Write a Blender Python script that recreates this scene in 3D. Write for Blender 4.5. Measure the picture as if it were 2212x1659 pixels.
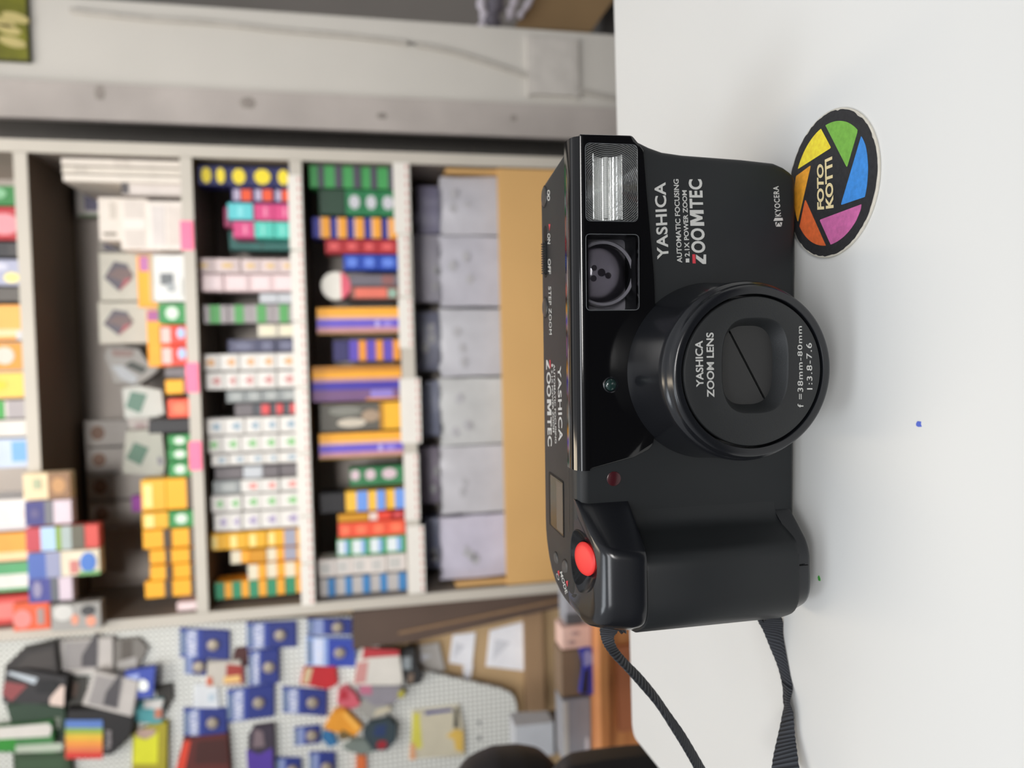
import bpy, bmesh, math, random
from mathutils import Vector, Matrix
random.seed(7)
for o in list(bpy.data.objects): bpy.data.objects.remove(o)
COL = bpy.context.scene.collection
SC = bpy.context.scene
PI = math.pi
MM = .001
# ---------------------------------------------------------------- camera (a phone held upright on its side: the picture lies 90 degrees)
F, W, H = 1600., 2212, 1659
pit, yaw, rol = math.atan(F/7802), math.radians(2.2), math.atan(230/7802)
CAM = Vector((0, 0, .128))
fw = Vector((-math.sin(yaw)*math.cos(pit), math.cos(yaw)*math.cos(pit), -math.sin(pit)))
r0 = Vector((math.cos(yaw), math.sin(yaw), 0)); u0 = r0.cross(fw)
rt = math.cos(rol)*r0 - math.sin(rol)*u0
up = math.cos(rol)*u0 + math.sin(rol)*r0
cd = bpy.data.cameras.new('camera'); cam = bpy.data.objects.new('camera', cd); COL.objects.link(cam)
cx, cy, cz = -up, rt, -fw
cam.matrix_world = Matrix(((cx.x, cy.x, cz.x, CAM.x), (cx.y, cy.y, cz.y, CAM.y), (cx.z, cy.z, cz.z, CAM.z), (0, 0, 0, 1)))
cd.sensor_width = 36; cd.sensor_fit = 'HORIZONTAL'; cd.lens = F/W*36; cd.clip_start = .01; cd.clip_end = 50
cd.dof.use_dof = True; cd.dof.focus_distance = .198; cd.dof.aperture_fstop = 12.2
SC.camera = cam
# ---------------------------------------------------------------- world, lamps, exposure
SC.view_settings.view_transform = 'Standard'; SC.view_settings.look = 'None'
SC.view_settings.exposure = 0; SC.view_settings.gamma = 1; SC.view_settings.use_curve_mapping = False
wd = bpy.data.worlds.new('room_light'); SC.world = wd; wd.use_nodes = True
nt = wd.node_tree; nt.nodes.clear()
wo = nt.nodes.new('ShaderNodeOutputWorld'); bg = nt.nodes.new('ShaderNodeBackground'); tc = nt.nodes.new('ShaderNodeTexCoord')
sp = nt.nodes.new('ShaderNodeSeparateXYZ'); cr = nt.nodes.new('ShaderNodeValToRGB'); mr = nt.nodes.new('ShaderNodeMapRange')
nt.links.new(tc.outputs['Generated'], sp.inputs[0]); nt.links.new(sp.outputs['Z'], mr.inputs['Value'])
mr.inputs['From Min'].default_value = -1; mr.inputs['From Max'].default_value = 1
nt.links.new(mr.outputs[0], cr.inputs[0]); nt.links.new(cr.outputs[0], bg.inputs[0]); nt.links.new(bg.outputs[0], wo.inputs[0])
cr.color_ramp.elements[0].position = .46; cr.color_ramp.elements[0].color = (.022, .022, .024, 1)
cr.color_ramp.elements[1].position = .85; cr.color_ramp.elements[1].color = (.80, .82, .86, 1)
e_ = cr.color_ramp.elements.new(.53); e_.color = (.26, .26, .265, 1)
bg.inputs[1].default_value = .8
def lamp(name, loc, target, sx, sy, power, col, spread=180):
    l = bpy.data.lights.new(name, 'AREA'); l.shape = 'RECTANGLE'; l.size = sx; l.size_y = sy; l.energy = power; l.color = col; l.spread = math.radians(spread)
    o = bpy.data.objects.new(name, l); COL.objects.link(o); o.location = loc
    o.rotation_euler = (Vector(target)-Vector(loc)).to_track_quat('-Z', 'Y').to_euler()
    return o
lamp('ceiling_lamp_cool', (-.75, -.15, 1.75), (-.1, .3, 0), .9, .35, 6.5, (.88, .94, 1))
lamp('ceiling_lamp_front', (-.45, -1.5, 1.5), (.0, .6, .0), 1.2, .5, 14, (.95, .97, 1))
lamp('shelf_back_fill', (.25, -2.3, 1.25), (-.12, 1.8, .45), .9, .7, 4.9, (1, .97, .94), 36)  # added fill from behind the camera, narrow beam to lift the shelf backs
lamp('ceiling_lamp_warm', (-.35, .95, 1.75), (-.05, .95, 0), 1.3, .16, 7, (1, .84, .62))
lamp('shelf_front_fill', (-.15, .45, 1.70), (-.15, 1.8, .20), 1.7, .4, 4.4, (1, .96, .91), 100)  # unseen fill, tilted and narrowed to light the shelf but spare the table
lamp('right_wall_fill', (.25, 1.35, 1.9), (.75, 2.0, .3), 1.0, .3, 4.5, (1, .95, .90), 120)  # unseen fill added to brighten the right wall
# ---------------------------------------------------------------- unprojection: where the ray through a pixel of the photograph meets a real plane
def ray(x, y): return fw + ((H/2-y)/F)*rt - ((x-W/2)/F)*up
def atY(x, y, Y): d = ray(x, y); return CAM + d*(Y-CAM.y)/d.y
def atZ(x, y, Z): d = ray(x, y); return CAM + d*(Z-CAM.z)/d.z
# ---------------------------------------------------------------- materials
def lin(c):
    if isinstance(c, str):
        v = [int(c[i:i+2], 16)/255 for i in (0, 2, 4)]
        return tuple(x/12.92 if x <= .04045 else ((x+.055)/1.055)**2.4 for x in v)
    return c
MATS = {}
def mat(name, c, rough=.5, metal=0, bump=0, bscale=400, var=.06, vscale=30, spec=.5, coat=0, emit=None):
    if name in MATS: return MATS[name]
    m = bpy.data.materials.new(name); m.use_nodes = True; t = m.node_tree; b = t.nodes['Principled BSDF']
    c = lin(c)
    co = t.nodes.new('ShaderNodeTexCoord'); n = t.nodes.new('ShaderNodeTexNoise'); n.inputs['Scale'].default_value = vscale
    t.links.new(co.outputs['Object'], n.inputs['Vector'])
    r = t.nodes.new('ShaderNodeValToRGB')
    r.color_ramp.elements[0].position = .3; r.color_ramp.elements[1].position = .7
    r.color_ramp.elements[0].color = (*[x*(1-var) for x in c], 1); r.color_ramp.elements[1].color = (*[min(1, x*(1+var)) for x in c], 1)
    t.links.new(n.outputs['Fac'], r.inputs[0]); t.links.new(r.outputs[0], b.inputs['Base Color'])
    b.inputs['Roughness'].default_value = rough; b.inputs['Metallic'].default_value = metal
    b.inputs['Specular IOR Level'].default_value = spec; b.inputs['Coat Weight'].default_value = coat
    if bump:
        n2 = t.nodes.new('ShaderNodeTexNoise'); n2.inputs['Scale'].default_value = bscale; n2.inputs['Detail'].default_value = 3
        t.links.new(co.outputs['Object'], n2.inputs['Vector'])
        bp = t.nodes.new('ShaderNodeBump'); bp.inputs['Strength'].default_value = bump; bp.inputs['Distance'].default_value = .002
        t.links.new(n2.outputs['Fac'], bp.inputs['Height']); t.links.new(bp.outputs[0], b.inputs['Normal'])
    MATS[name] = m; return m
def hexm(h, rough=.55): return mat('tone_'+h+('' if rough == .55 else '_%d' % int(rough*100)), h, rough, var=.05, vscale=25)
# ---------------------------------------------------------------- objects
def meta(o, label=None, cat=None, group=None, kind=None):
    if label:
        n = len(label.split()); assert 4 <= n <= 16, (n, label)
        o['label'] = label
    if cat: o['category'] = cat
    if group: o['group'] = group
    if kind: o['kind'] = kind
    return o
def empty(name, loc=(0, 0, 0), rz=0):
    o = bpy.data.objects.new(name, None); COL.objects.link(o); o.location = loc; o.rotation_euler = (0, 0, rz); o.empty_display_size = .02; return o
def mesh_obj(name, verts, faces, mats, parent=None, mi=None, smooth=None, loc=None):
    me = bpy.data.meshes.new(name); me.from_pydata([tuple(v) for v in verts], [], faces)
    if not isinstance(mats, (list, tuple)): mats = [mats]
    for m in mats: me.materials.append(m)
    if mi: me.polygons.foreach_set('material_index', mi)
    bm = bmesh.new(); bm.from_mesh(me); bmesh.ops.recalc_face_normals(bm, faces=bm.faces); bm.to_mesh(me); bm.free()
    if smooth is not None:
        me.shade_smooth(); me.set_sharp_from_angle(angle=math.radians(smooth))
    me.update()
    o = bpy.data.objects.new(name, me); COL.objects.link(o)
    if loc: o.location = loc
    if parent: o.parent = parent
    return o
class MB:
    def __init__(s): s.v = []; s.f = []; s.m = []
    def add(s, v, f, mi=0):
        b = len(s.v); s.v += [tuple(p) for p in v]; s.f += [tuple(b+i for i in q) for q in f]; s.m += [mi]*len(f)
    def box(s, a, b, mi=0):
        (x0, y0, z0), (x1, y1, z1) = a, b
        v = [(x0, y0, z0), (x1, y0, z0), (x1, y1, z0), (x0, y1, z0), (x0, y0, z1), (x1, y0, z1), (x1, y1, z1), (x0, y1, z1)]
        s.add(v, [(0, 3, 2, 1), (4, 5, 6, 7), (0, 1, 5, 4), (1, 2, 6, 5), (2, 3, 7, 6), (3, 0, 4, 7)], mi)
    def prism(s, pts, y0, y1, mi=0):           # outline in x,z swept along y
        n = len(pts); v = [(x, y0, z) for x, z in pts]+[(x, y1, z) for x, z in pts]
        s.add(v, [tuple(range(n)), tuple(range(2*n-1, n-1, -1))]+[(i, (i+1) % n, n+(i+1) % n, n+i) for i in range(n)], mi)
    def prismz(s, pts, z0, z1, mi=0):
        n = len(pts); v = [(x, y, z0) for x, y in pts]+[(x, y, z1) for x, y in pts]
        s.add(v, [tuple(range(n)), tuple(range(2*n-1, n-1, -1))]+[(i, (i+1) % n, n+(i+1) % n, n+i) for i in range(n)], mi)
    def loft(s, rings, mi=0, cap=True, closed=True):
        n = len(rings[0]); v = [p for r in rings for p in r]; f = []
        for k in range(len(rings)-1):
            for i in range(n if closed else n-1):
                j = (i+1) % n; f.append((k*n+i, k*n+j, (k+1)*n+j, (k+1)*n+i))
        if cap: f += [tuple(range(n)), tuple(range(len(v)-1, len(v)-n-1, -1))]
        s.add(v, f, mi)
    def tube(s, path, r, seg=8, mi=0):
        rings = []; path = [Vector(p) for p in path]
        for i, p in enumerate(path):
            d = (path[min(i+1, len(path)-1)]-path[max(i-1, 0)]).normalized()
            a = d.cross(Vector((0, 0, 1)));  a = a if a.length > .1 else d.cross(Vector((1, 0, 0)))
            a.normalize(); b = d.cross(a)
            rr = r[i] if isinstance(r, (list, tuple)) else r
            rings.append([p+rr*(math.cos(2*PI*k/seg)*a+math.sin(2*PI*k/seg)*b) for k in range(seg)])
        s.loft(rings, mi)
    def lathe(s, prof, c, n=96, mi=0, axis='y', cap=True):   # prof: (radius, offset along axis)
        rings = []
        for r, h in prof:
            if axis == 'y': rings.append([(c[0]+r*math.cos(2*PI*k/n), c[1]+h, c[2]+r*math.sin(2*PI*k/n)) for k in range(n)])
            else: rings.append([(c[0]+r*math.cos(2*PI*k/n), c[1]+r*math.sin(2*PI*k/n), c[2]+h) for k in range(n)])
        s.loft(rings, mi, cap)
    def obj(s, name, mats, parent=None, smooth=None, loc=None, scale=1):
        if scale != 1: s.v = [tuple(scale*c for c in p) for p in s.v]
        return mesh_obj(name, s.v, s.f, mats, parent, s.m, smooth, loc)
def fillet(pts, seg=6):                        # polygon corners (x, y, radius) -> rounded outline
    out = []; n = len(pts)
    for i, (x, y, r) in enumerate(pts):
        p = Vector((x, y)); a = (Vector(pts[i-1][:2])-p); b = (Vector(pts[(i+1) % n][:2])-p)
        la, lb = a.length, b.length; a.normalize(); b.normalize()
        ang = math.acos(max(-1, min(1, a.dot(b)))); t = min(r/math.tan(ang/2), la*.49, lb*.49)
        p0, p1 = p+a*t, p+b*t
        for k in range(seg+1):
            u = k/seg; out.append(tuple((1-u)**2*p0+2*u*(1-u)*p+u*u*p1))
    return out
def rrect(x0, x1, z0, z1, r, seg=6): return fillet([(x0, z0, r), (x1, z0, r), (x1, z1, r), (x0, z1, r)], seg)
def boolean(o, cutters):
    for c in cutters:
        m = o.modifiers.new('cut', 'BOOLEAN'); m.operation = 'DIFFERENCE'; m.object = c; m.solver = 'EXACT'
    bpy.context.view_layer.update()
    dg = bpy.context.evaluated_depsgraph_get(); me = bpy.data.meshes.new_from_object(o.evaluated_get(dg))
    o.modifiers.clear(); o.data = me
    me.shade_smooth(); me.set_sharp_from_angle(angle=math.radians(28))
    for c in cutters: bpy.data.objects.remove(c)
_text = {}
def text_mesh(s, bold=0.0, space=1.0):
    key = (s, bold, space)
    if key not in _text:
        cu = bpy.data.curves.new('writing', 'FONT'); cu.body = s; cu.offset = bold; cu.space_character = space; cu.resolution_u = 4
        o = bpy.data.objects.new('writing', cu); COL.objects.link(o); bpy.context.view_layer.update()
        me = bpy.data.meshes.new_from_object(o.evaluated_get(bpy.context.evaluated_depsgraph_get()))
        v = [(p.co.x, p.co.y) for p in me.vertices]; f = [tuple(p.vertices) for p in me.polygons]
        xs = [p[0] for p in v]; ys = [p[1] for p in v]; x0, x1, y0, y1 = min(xs), max(xs), min(ys), max(ys)
        _text[key] = ([((a-x0)/(x1-x0), (b-y0)/(y1-y0)) for a, b in v], f)
        bpy.data.objects.remove(o); bpy.data.curves.remove(cu)
    return _text[key]
def put_text(mb, s, TL, BL, TR, BR, mi=0, bold=0.0, space=1.0):     # writing laid on a surface between four points of it
    v, f = text_mesh(s, bold, space); TL, BL, TR, BR = map(Vector, (TL, BL, TR, BR))
    mb.add([(BL*(1-a)+BR*a)*(1-b)+(TL*(1-a)+TR*a)*b for a, b in v], f, mi)
# ================================================================ SETTING
wall_paint = mat('wall_paint', 'd8d4cc', .85, bump=.25, bscale=180, var=.03, vscale=4)
wall_grey = mat('wall_paint_grey', 'a39c95', .9, var=.05, vscale=3)
conduit_m = mat('boxing_paint', 'c0b8b2', .8, bump=.1, var=.10, vscale=7)
dark_gap = mat('gap_shade_tone', '5a5754', .8, var=.05)
floor_m = mat('floor_vinyl', '6f675e', .6, var=.1, vscale=5)
brown_wall = mat('kraft_board', 'bfa27a', .85, var=.05, vscale=6)
def struct(name, mb, m, **k): return meta(mb.obj(name, m, **k), kind='structure')
b = MB(); b.box((-2.2, -1.2, -.92), (2.4, 3.3, -.9)); struct('floor', b, floor_m)
XR = .89; XE = .672
b = MB(); b.box((XE, 2.0, -.9), (XR, 2.12, 2.0)); struct('wall_right', b, wall_paint)
b = MB(); b.box((XR-.005, 3.2, -.9), (2.3, 3.25, 2.0)); struct('wall_back', b, wall_grey)
b = MB(); b.box((.588, 1.965, -.9), (XE+.004, 1.985, 2.0)); struct('trim_1', b, conduit_m)
b = MB(); b.box((-1.9, 1.80, -.9), (-.572, 1.86, 2.0)); struct('wall_left', b, brown_wall)
b = MB(); b.box((-.6, 2.14, -.9), (.70, 2.2, 2.0)); struct('gap_shade', b, dark_gap)  # dark sheet standing in for the shade between shelf and wall
# ================================================================ TABLE
tab_m = mat('white_laminate', 'dbdbd8', .42, var=.015, vscale=3, spec=.35)
edge_m = mat('table_edge_band', 'e4e4e2', .4, var=.01)
t = empty('counter_table', (0, 0, 0)); meta(t, 'white laminate table top with a cut-off corner, under the black film camera', 'table')
c0 = atZ(1365, 1590, 0); c1 = atZ(1425, 1665, 0); dirc = (c1-c0).normalized(); c2 = c0+dirc*.16
e0 = atZ(1325, 0, 0); ed = (e0-c0).normalized(); e1 = c0+ed*1.1
pts = [(c2.x, c2.y, .002), (c2.x, .105, .01), (e1.x, .105, .01), (e1.x, e1.y, .01), (c0.x, c0.y, .006)]
ol = fillet(pts, 8); rings = []
for z, ins in ((-.028, .001), (-.027, 0), (-.0012, 0), (-.0003, .0004), (0, .0014)):
    cxm = sum(p[0] for p in ol)/len(ol); cym = sum(p[1] for p in ol)/len(ol)
    rings.append([(cxm+(x-cxm)*(1-ins*3), cym+(y-cym)*(1-ins*3), z) for x, y in ol])
b = MB(); b.loft(rings); b.obj('table_top', tab_m, t, smooth=40)
b = MB(); b.box((-.12, .12, -.9), (.75, .30, -.028)); b.obj('table_base', mat('table_base_grey', 'b8b6b0', .6), t)
def fleck(px, py, r, colr, label, n=9):
    c = atZ(px, py, 0); pts = [(c.x+r*(.5+.6*random.random())*math.cos(2*PI*k/n), c.y+r*(.5+.6*random.random())*math.sin(2*PI*k/n)) for k in range(n)]
    b = MB(); b.prismz(pts, 0.00002, .00012); o = b.obj('ink_stain', hexm(colr, .7)); meta(o, label, 'stain')
fleck(1985, 917, .0011, '5a6fd0', 'small blue ink spot on the white table in front of the camera')
fleck(1770, 1250, .0010, '4fb04a', 'small green crumb of ink on the table beside the camera grip')
# ================================================================ FILM CAMERA
O3 = atZ(1737, 830, 0); TH = math.radians(-1.6)
ex = Vector((math.cos(TH), math.sin(TH), 0)); ey = Vector((-math.sin(TH), math.cos(TH), 0))
def locY(x, y, Yl):                            # pixel -> millimetres on the camera's own plane y = Yl
    d = ray(x, y); k = ((O3-CAM).dot(ey)+Yl*MM)/d.dot(ey); p = CAM+d*k-O3; return Vector((p.dot(ex)/MM, Yl, p.z/MM))
def locZ(x, y, z):
    p = atZ(x, y, z*MM)-O3; return Vector((p.dot(ex)/MM, p.dot(ey)/MM, z))
fc = empty('film_camera', O3, TH)
meta(fc, 'black compact zoom film camera with red shutter button standing on the white table', 'camera')
shell = mat('matte_black_plastic', (.0145, .016, .0172), .45, bump=.03, bscale=9000, var=.06, vscale=60, spec=.28)
gripm = shell
edge_gloss = mat('edge_gloss_black', (.004, .004, .0045), .08, var=.02, spec=.45)
gloss = mat('piano_black', (.0035, .0035, .004), .07, var=.02, spec=.45, coat=.3)
satin = mat('satin_black_barrel', (.009, .0098, .012), .2, bump=.004, bscale=900, var=.1, spec=.5)
blackm = mat('deep_black', (.003, .003, .0035), .5, spec=.2)
print_m = mat('print_silver_grey', 'bcbcb8', .5, var=.02)
print_red = mat('print_red', 'c23440', .5, var=.02)
def body_ring(z, ins=0):
    def lerp(tb):
        for (a, va), (c, vc) in zip(tb, tb[1:]):
            if z <= c: return va+(vc-va)*max(0, (z-a)/(c-a))
        return tb[-1][1]
    xl = lerp([(0, -64), (4, -67.6), (36, -68.2), (52, -67.0), (58, -67.6), (62, -67.6), (66, -67.0), (68.5, -64.8), (69.6, -61.8), (70.2, -58)])
    xr = lerp([(0, 52), (1.2, 57), (3, 60.2), (6, 62.8), (11, 64.6), (38, 65.6), (44, 66.2), (48, 67.4), (51.5, 68.9), (54, 69.2), (66, 68.8), (68.6, 68.4), (69.6, 67.6), (70.2, 66.3)])
    yf = lerp([(0, 5.5), (3.6, .3), (4.2, 0), (66.6, 0), (68.4, .45), (69.4, 1.3), (70, 2.6), (70.2, 4)])
    yb = lerp([(0, 34), (4, 38), (66, 38), (69, 37), (70.2, 34.5)])
    return [(x, y, z) for x, y in fillet([(xl, yf, 6), (xr, yf, 2.2), (xr-5.5, yb, 5), (xl, yb, 22)], 7)]
b = MB(); b.loft([body_ring(z) for z in (0, 1, 2, 3, 3.6, 4.2, 5, 7, 10, 20, 30, 38, 41, 44, 46, 48, 50, 51.5, 52.6, 54, 58, 62, 64, 66, 66.6, 67.6, 68.4, 69, 69.4, 69.7, 70, 70.2)])
body = b.obj('body_shell', shell, fc, smooth=28, scale=MM)
def cutter(pts, y0, y1): b = MB(); b.prism(pts, y0, y1); o = b.obj('cut', blackm, scale=MM); o.location = O3; o.rotation_euler = (0, 0, TH); return o
FL = (46.3, 67.0, 52.1, 66.9); VF = (22.2, 42.8, 51.8, 67.0)
boolean(body, [cutter(rrect(*FL, 1.6), -3, 9), cutter(rrect(*VF, 1.3), -3, 11)])
# glossy front panel
pp = fillet([(-21.6, 68.2, .2), (-21.6, 66.0, 2), (-19.0, 53.5, 4), (-16.5, 48.0, 3.5), (-8, 46.0, 4), (32, 47.2, 5), (56, 49.4, 4), (66, 50.2, 2), (69.6, 53.4, 1.5), (69.4, 68.2, .2)], 6)
b = MB(); rings = []
cxp, czp = 24, 60
for y, s in ((1, 1), (-.7, 1), (-1.0, .996), (-1.15, .988)): rings.append([(cxp+(x-cxp)*s, y, czp+(z-czp)*s) for x, z in pp])
b.loft(rings); panel = b.obj('front_panel', gloss, fc, smooth=30, scale=MM)
boolean(panel, [cutter(rrect(*FL, 1.6), -3, 3), cutter(rrect(*VF, 1.3), -3, 3)])
prof = [(1.2, 66.2), (-1.25, 66.4), (-1.35, 67.4), (-1.0, 68.7), (-.1, 69.7), (1.3, 70.3), (3.2, 70.55), (6.6, 70.6), (7.0, 70.4), (7.0, 69)]
b = MB(); b.loft([[(x, y, z) for y, z in prof] for x in (-22, -21.6, 0, 30, 66, 68.0, 68.8)])
b.obj('panel_top_edge', edge_gloss, fc, smooth=50, scale=MM)
# flash
b = MB(); x0, x1, zc = 47.2, 64.4, 60.2; rings = []
for x in (x0, x1): rings.append([(x, .5+3.2*(1-((z-zc)/3.9)**2), z) for z in [zc-3.9+7.8*k/14 for k in range(15)]])
b.loft(rings, cap=False, closed=False)
b.box((x0-.2, .2, zc-4.2), (x1+.2, .8, zc-3.9)); b.box((x0-.2, .2, zc+3.9), (x1+.2, .8, zc+4.2))
refl = bpy.data.materials.new('flash_reflector_metal'); refl.use_nodes = True; tr = refl.node_tree; pb = tr.nodes['Principled BSDF']
pb.inputs['Metallic'].default_value = .6; pb.inputs['Roughness'].default_value = .25; pb.inputs['Base Color'].default_value = (.97, .97, .96, 1)
co = tr.nodes.new('ShaderNodeTexCoord'); wv = tr.nodes.new('ShaderNodeTexWave'); wv.bands_direction = 'Z'; wv.inputs['Scale'].default_value = 420; wv.inputs['Distortion'].default_value = 1.2; wv.inputs['Detail Scale'].default_value = 3
bp = tr.nodes.new('ShaderNodeBump'); bp.inputs['Strength'].default_value = .45; bp.inputs['Distance'].default_value = .0006
tr.links.new(co.outputs['Object'], wv.inputs['Vector']); tr.links.new(wv.outputs['Fac'], bp.inputs['Height']); tr.links.new(bp.outputs[0], pb.inputs['Normal'])
fl = b.obj('flash_reflector', refl, fc, smooth=60, scale=MM)
b = MB(); b.tube([(x0+.3, 1.9, zc), (x1-.3, 1.9, zc)], .7, 12); b.obj('flash_tube', mat('frosted_tube', (.85, .85, .83), .3), fc, smooth=60, scale=MM)
b = MB()
b.box((FL[0], 7.5, FL[2]), (FL[1], 8.4, FL[3])); b.obj('flash_housing', mat('flash_housing_grey', (.05, .052, .055), .5), fc, scale=MM)
def pane_mat(name, tint, gl_rough, ring=None, haze=.0):
    m = bpy.data.materials.new(name); m.use_nodes = True; t = m.node_tree; t.nodes.clear()
    out = t.nodes.new('ShaderNodeOutputMaterial'); tr_ = t.nodes.new('ShaderNodeBsdfTransparent'); tr_.inputs[0].default_value = (*tint, 1)
    g = t.nodes.new('ShaderNodeBsdfGlossy'); g.inputs['Roughness'].default_value = gl_rough
    fr = t.nodes.new('ShaderNodeFresnel'); fr.inputs[0].default_value = 1.5
    mx = t.nodes.new('ShaderNodeMixShader'); t.links.new(fr.outputs[0], mx.inputs[0]); t.links.new(tr_.outputs[0], mx.inputs[1]); t.links.new(g.outputs[0], mx.inputs[2])
    last = mx
    if ring:
        co = t.nodes.new('ShaderNodeTexCoord'); mp = t.nodes.new('ShaderNodeMapping'); mp.inputs['Location'].default_value = (-ring[0]*MM, 0, -ring[1]*MM)
        sep = t.nodes.new('ShaderNodeSeparateXYZ'); cmb = t.nodes.new('ShaderNodeCombineXYZ'); ln = t.nodes.new('ShaderNodeVectorMath'); ln.operation = 'LENGTH'
        t.links.new(co.outputs['Object'], mp.inputs[0]); t.links.new(mp.outputs[0], sep.inputs[0])
        t.links.new(sep.outputs['X'], cmb.inputs['X']); t.links.new(sep.outputs['Z'], cmb.inputs['Z']); t.links.new(cmb.outputs[0], ln.inputs[0])
        mu = t.nodes.new('ShaderNodeMath'); mu.operation = 'MULTIPLY'; mu.inputs[1].default_value = 2*PI/(ring[2]*MM)
        sn = t.nodes.new('ShaderNodeMath'); sn.operation = 'SINE'; t.links.new(ln.outputs['Value'], mu.inputs[0]); t.links.new(mu.outputs[0], sn.inputs[0])
        bp = t.nodes.new('ShaderNodeBump'); bp.inputs['Strength'].default_value = .5; bp.inputs['Distance'].default_value = .0003
        t.links.new(sn.outputs[0], bp.inputs['Height']); t.links.new(bp.outputs[0], g.inputs['Normal'])
        pw = t.nodes.new('ShaderNodeMapRange'); pw.inputs['From Min'].default_value = .25; pw.inputs['From Max'].default_value = 1; pw.inputs['To Max'].default_value = ring[3]
        t.links.new(sn.outputs[0], pw.inputs['Value'])
        rd = t.nodes.new('ShaderNodeMapRange'); rd.inputs['From Min'].default_value = .002; rd.inputs['From Max'].default_value = .0085; rd.inputs['To Min'].default_value = .12; rd.inputs['To Max'].default_value = 1
        t.links.new(ln.outputs['Value'], rd.inputs['Value']); pm = t.nodes.new('ShaderNodeMath'); pm.operation = 'MULTIPLY'; t.links.new(pw.outputs[0], pm.inputs[0]); t.links.new(rd.outputs[0], pm.inputs[1])
        df = t.nodes.new('ShaderNodeBsdfTranslucent'); df.inputs[0].default_value = (.8, .82, .82, 1)
        df2 = t.nodes.new('ShaderNodeBsdfDiffuse'); df2.inputs[0].default_value = (.8, .82, .82, 1)
        m3 = t.nodes.new('ShaderNodeMixShader'); t.links.new(df.outputs[0], m3.inputs[1]); t.links.new(df2.outputs[0], m3.inputs[2])
        m2 = t.nodes.new('ShaderNodeMixShader'); t.links.new(pm.outputs[0], m2.inputs[0]); t.links.new(mx.outputs[0], m2.inputs[1]); t.links.new(m3.outputs[0], m2.inputs[2]); last = m2
    t.links.new(last.outputs[0], out.inputs[0]); return m
def rim(name, x0, x1, z0, z1, r, y, rad, m):
    pts = rrect(x0, x1, z0, z1, r, 6); b = MB(); n = len(pts); rings = []
    for i, (x, z) in enumerate(pts):
        xn, zn = pts[(i+1) % n]; xp, zp = pts[i-1]; d = Vector((xn-xp, 0, zn-zp)).normalized(); a = d.cross(Vector((0, 1, 0)))
        rings.append([Vector((x, y, z))+rad*(math.cos(2*PI*k/6)*a+math.sin(2*PI*k/6)*Vector((0, 1, 0))) for k in range(6)])
    rings.append(rings[0]); b.loft(rings, cap=False); return b.obj(name, m, fc, smooth=60, scale=MM)
b = MB(); b.prism(rrect(FL[0]+.1, FL[1]-.1, FL[2]+.1, FL[3]-.1, 1.5), -1.5, -1.2); b.obj('flash_lens', pane_mat('ridged_clear_plastic', (.97, .98, .98), .06, (55.8, 60.3, .5, .26)), fc, scale=MM)
rimm = mat('clear_rim', (.10, .105, .11), .12, var=.02, spec=.8)
rim('flash_frame', FL[0], FL[1], FL[2], FL[3], 1.5, -1.35, .13, rimm)
# viewfinder
b = MB(); b.box((VF[0], 9.6, VF[2]), (VF[1], 10.6, VF[3])); b.obj('viewfinder_backing', mat('viewfinder_grey', (.40, .39, .41), .5), fc, scale=MM)
vc = Vector((33.0, 0, 60.0)); b = MB()
b.lathe([(.05, -.6), (2, -.45), (4, 0.05), (6, .95), (7.6, 2.1), (8.2, 3.0)], (vc.x, 3.6, vc.z), 48, cap=False)
b.obj('viewfinder_lens', pane_mat('smoked_lens', (.85, .83, .86), .03), fc, smooth=60, scale=MM)
b = MB(); b.lathe([(8.3, 0), (9.0, -.6), (9.4, 0), (9.4, 3)], (vc.x-.3, 5.0, vc.z), 48, cap=False)
b.prism([(vc.x+(9.2*math.cos(a)), vc.z+(7.2*math.sin(a))) for a in [2*PI*k/40 for k in range(40)]], 8.6, 9.4)
b.obj('viewfinder_bezel', mat('viewfinder_bezel_grey', (.42, .41, .43), .38), fc, smooth=40, scale=MM)
for dx, dz, rr in ((1.6, 1.6, .8), (-1.4, 1.8, .9), (.3, -.6, 1.1), (-.6, -2.6, .9)):
    b = MB(); b.lathe([(rr, 0), (rr, -.4)], (vc.x+dx, 8.5, vc.z+dz), 20); b.obj('viewfinder_cell', mat('cell_dark_grey', (.05, .045, .05), .3), fc, scale=MM)
b = MB(); b.prism(rrect(VF[0]+.1, VF[1]-.1, VF[2]+.1, VF[3]-.1, 1.2), -1.4, -1.2); b.obj('viewfinder_window', pane_mat('clear_window', (.9, .9, .92), .02), fc, scale=MM)
rim('viewfinder_frame', VF[0], VF[1], VF[2], VF[3], 1.3, -1.3, .14, rimm)
# autofocus sensor and lamp
p = locY(1319, 831, -1); b = MB(); b.lathe([(2.25, .1), (2.25, -.2), (1.95, -.35), (1.85, -.1), (1.7, .2)], (p.x, -1.1, p.z), 32, cap=False); b.obj('sensor_ring', satin, fc, smooth=40, scale=MM)
b = MB(); b.lathe([(1.7, 0), (1.5, -.25), (1.0, -.5), (.05, -.6)], (p.x, -1.15, p.z), 32); b.obj('sensor_lens', mat('green_sensor_glass', (.012, .03, .027), .08, coat=.5), fc, smooth=60, scale=MM)
p = locY(1326, 1034, 0); b = MB(); b.lathe([(2.05, .1), (2.05, -.12), (1.9, -.2), (.05, -.22)], (p.x, 0, p.z), 40); b.obj('self_timer_lamp', mat('dark_red_lamp', (.045, .006, .009), .25), fc, smooth=40, scale=MM)
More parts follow.
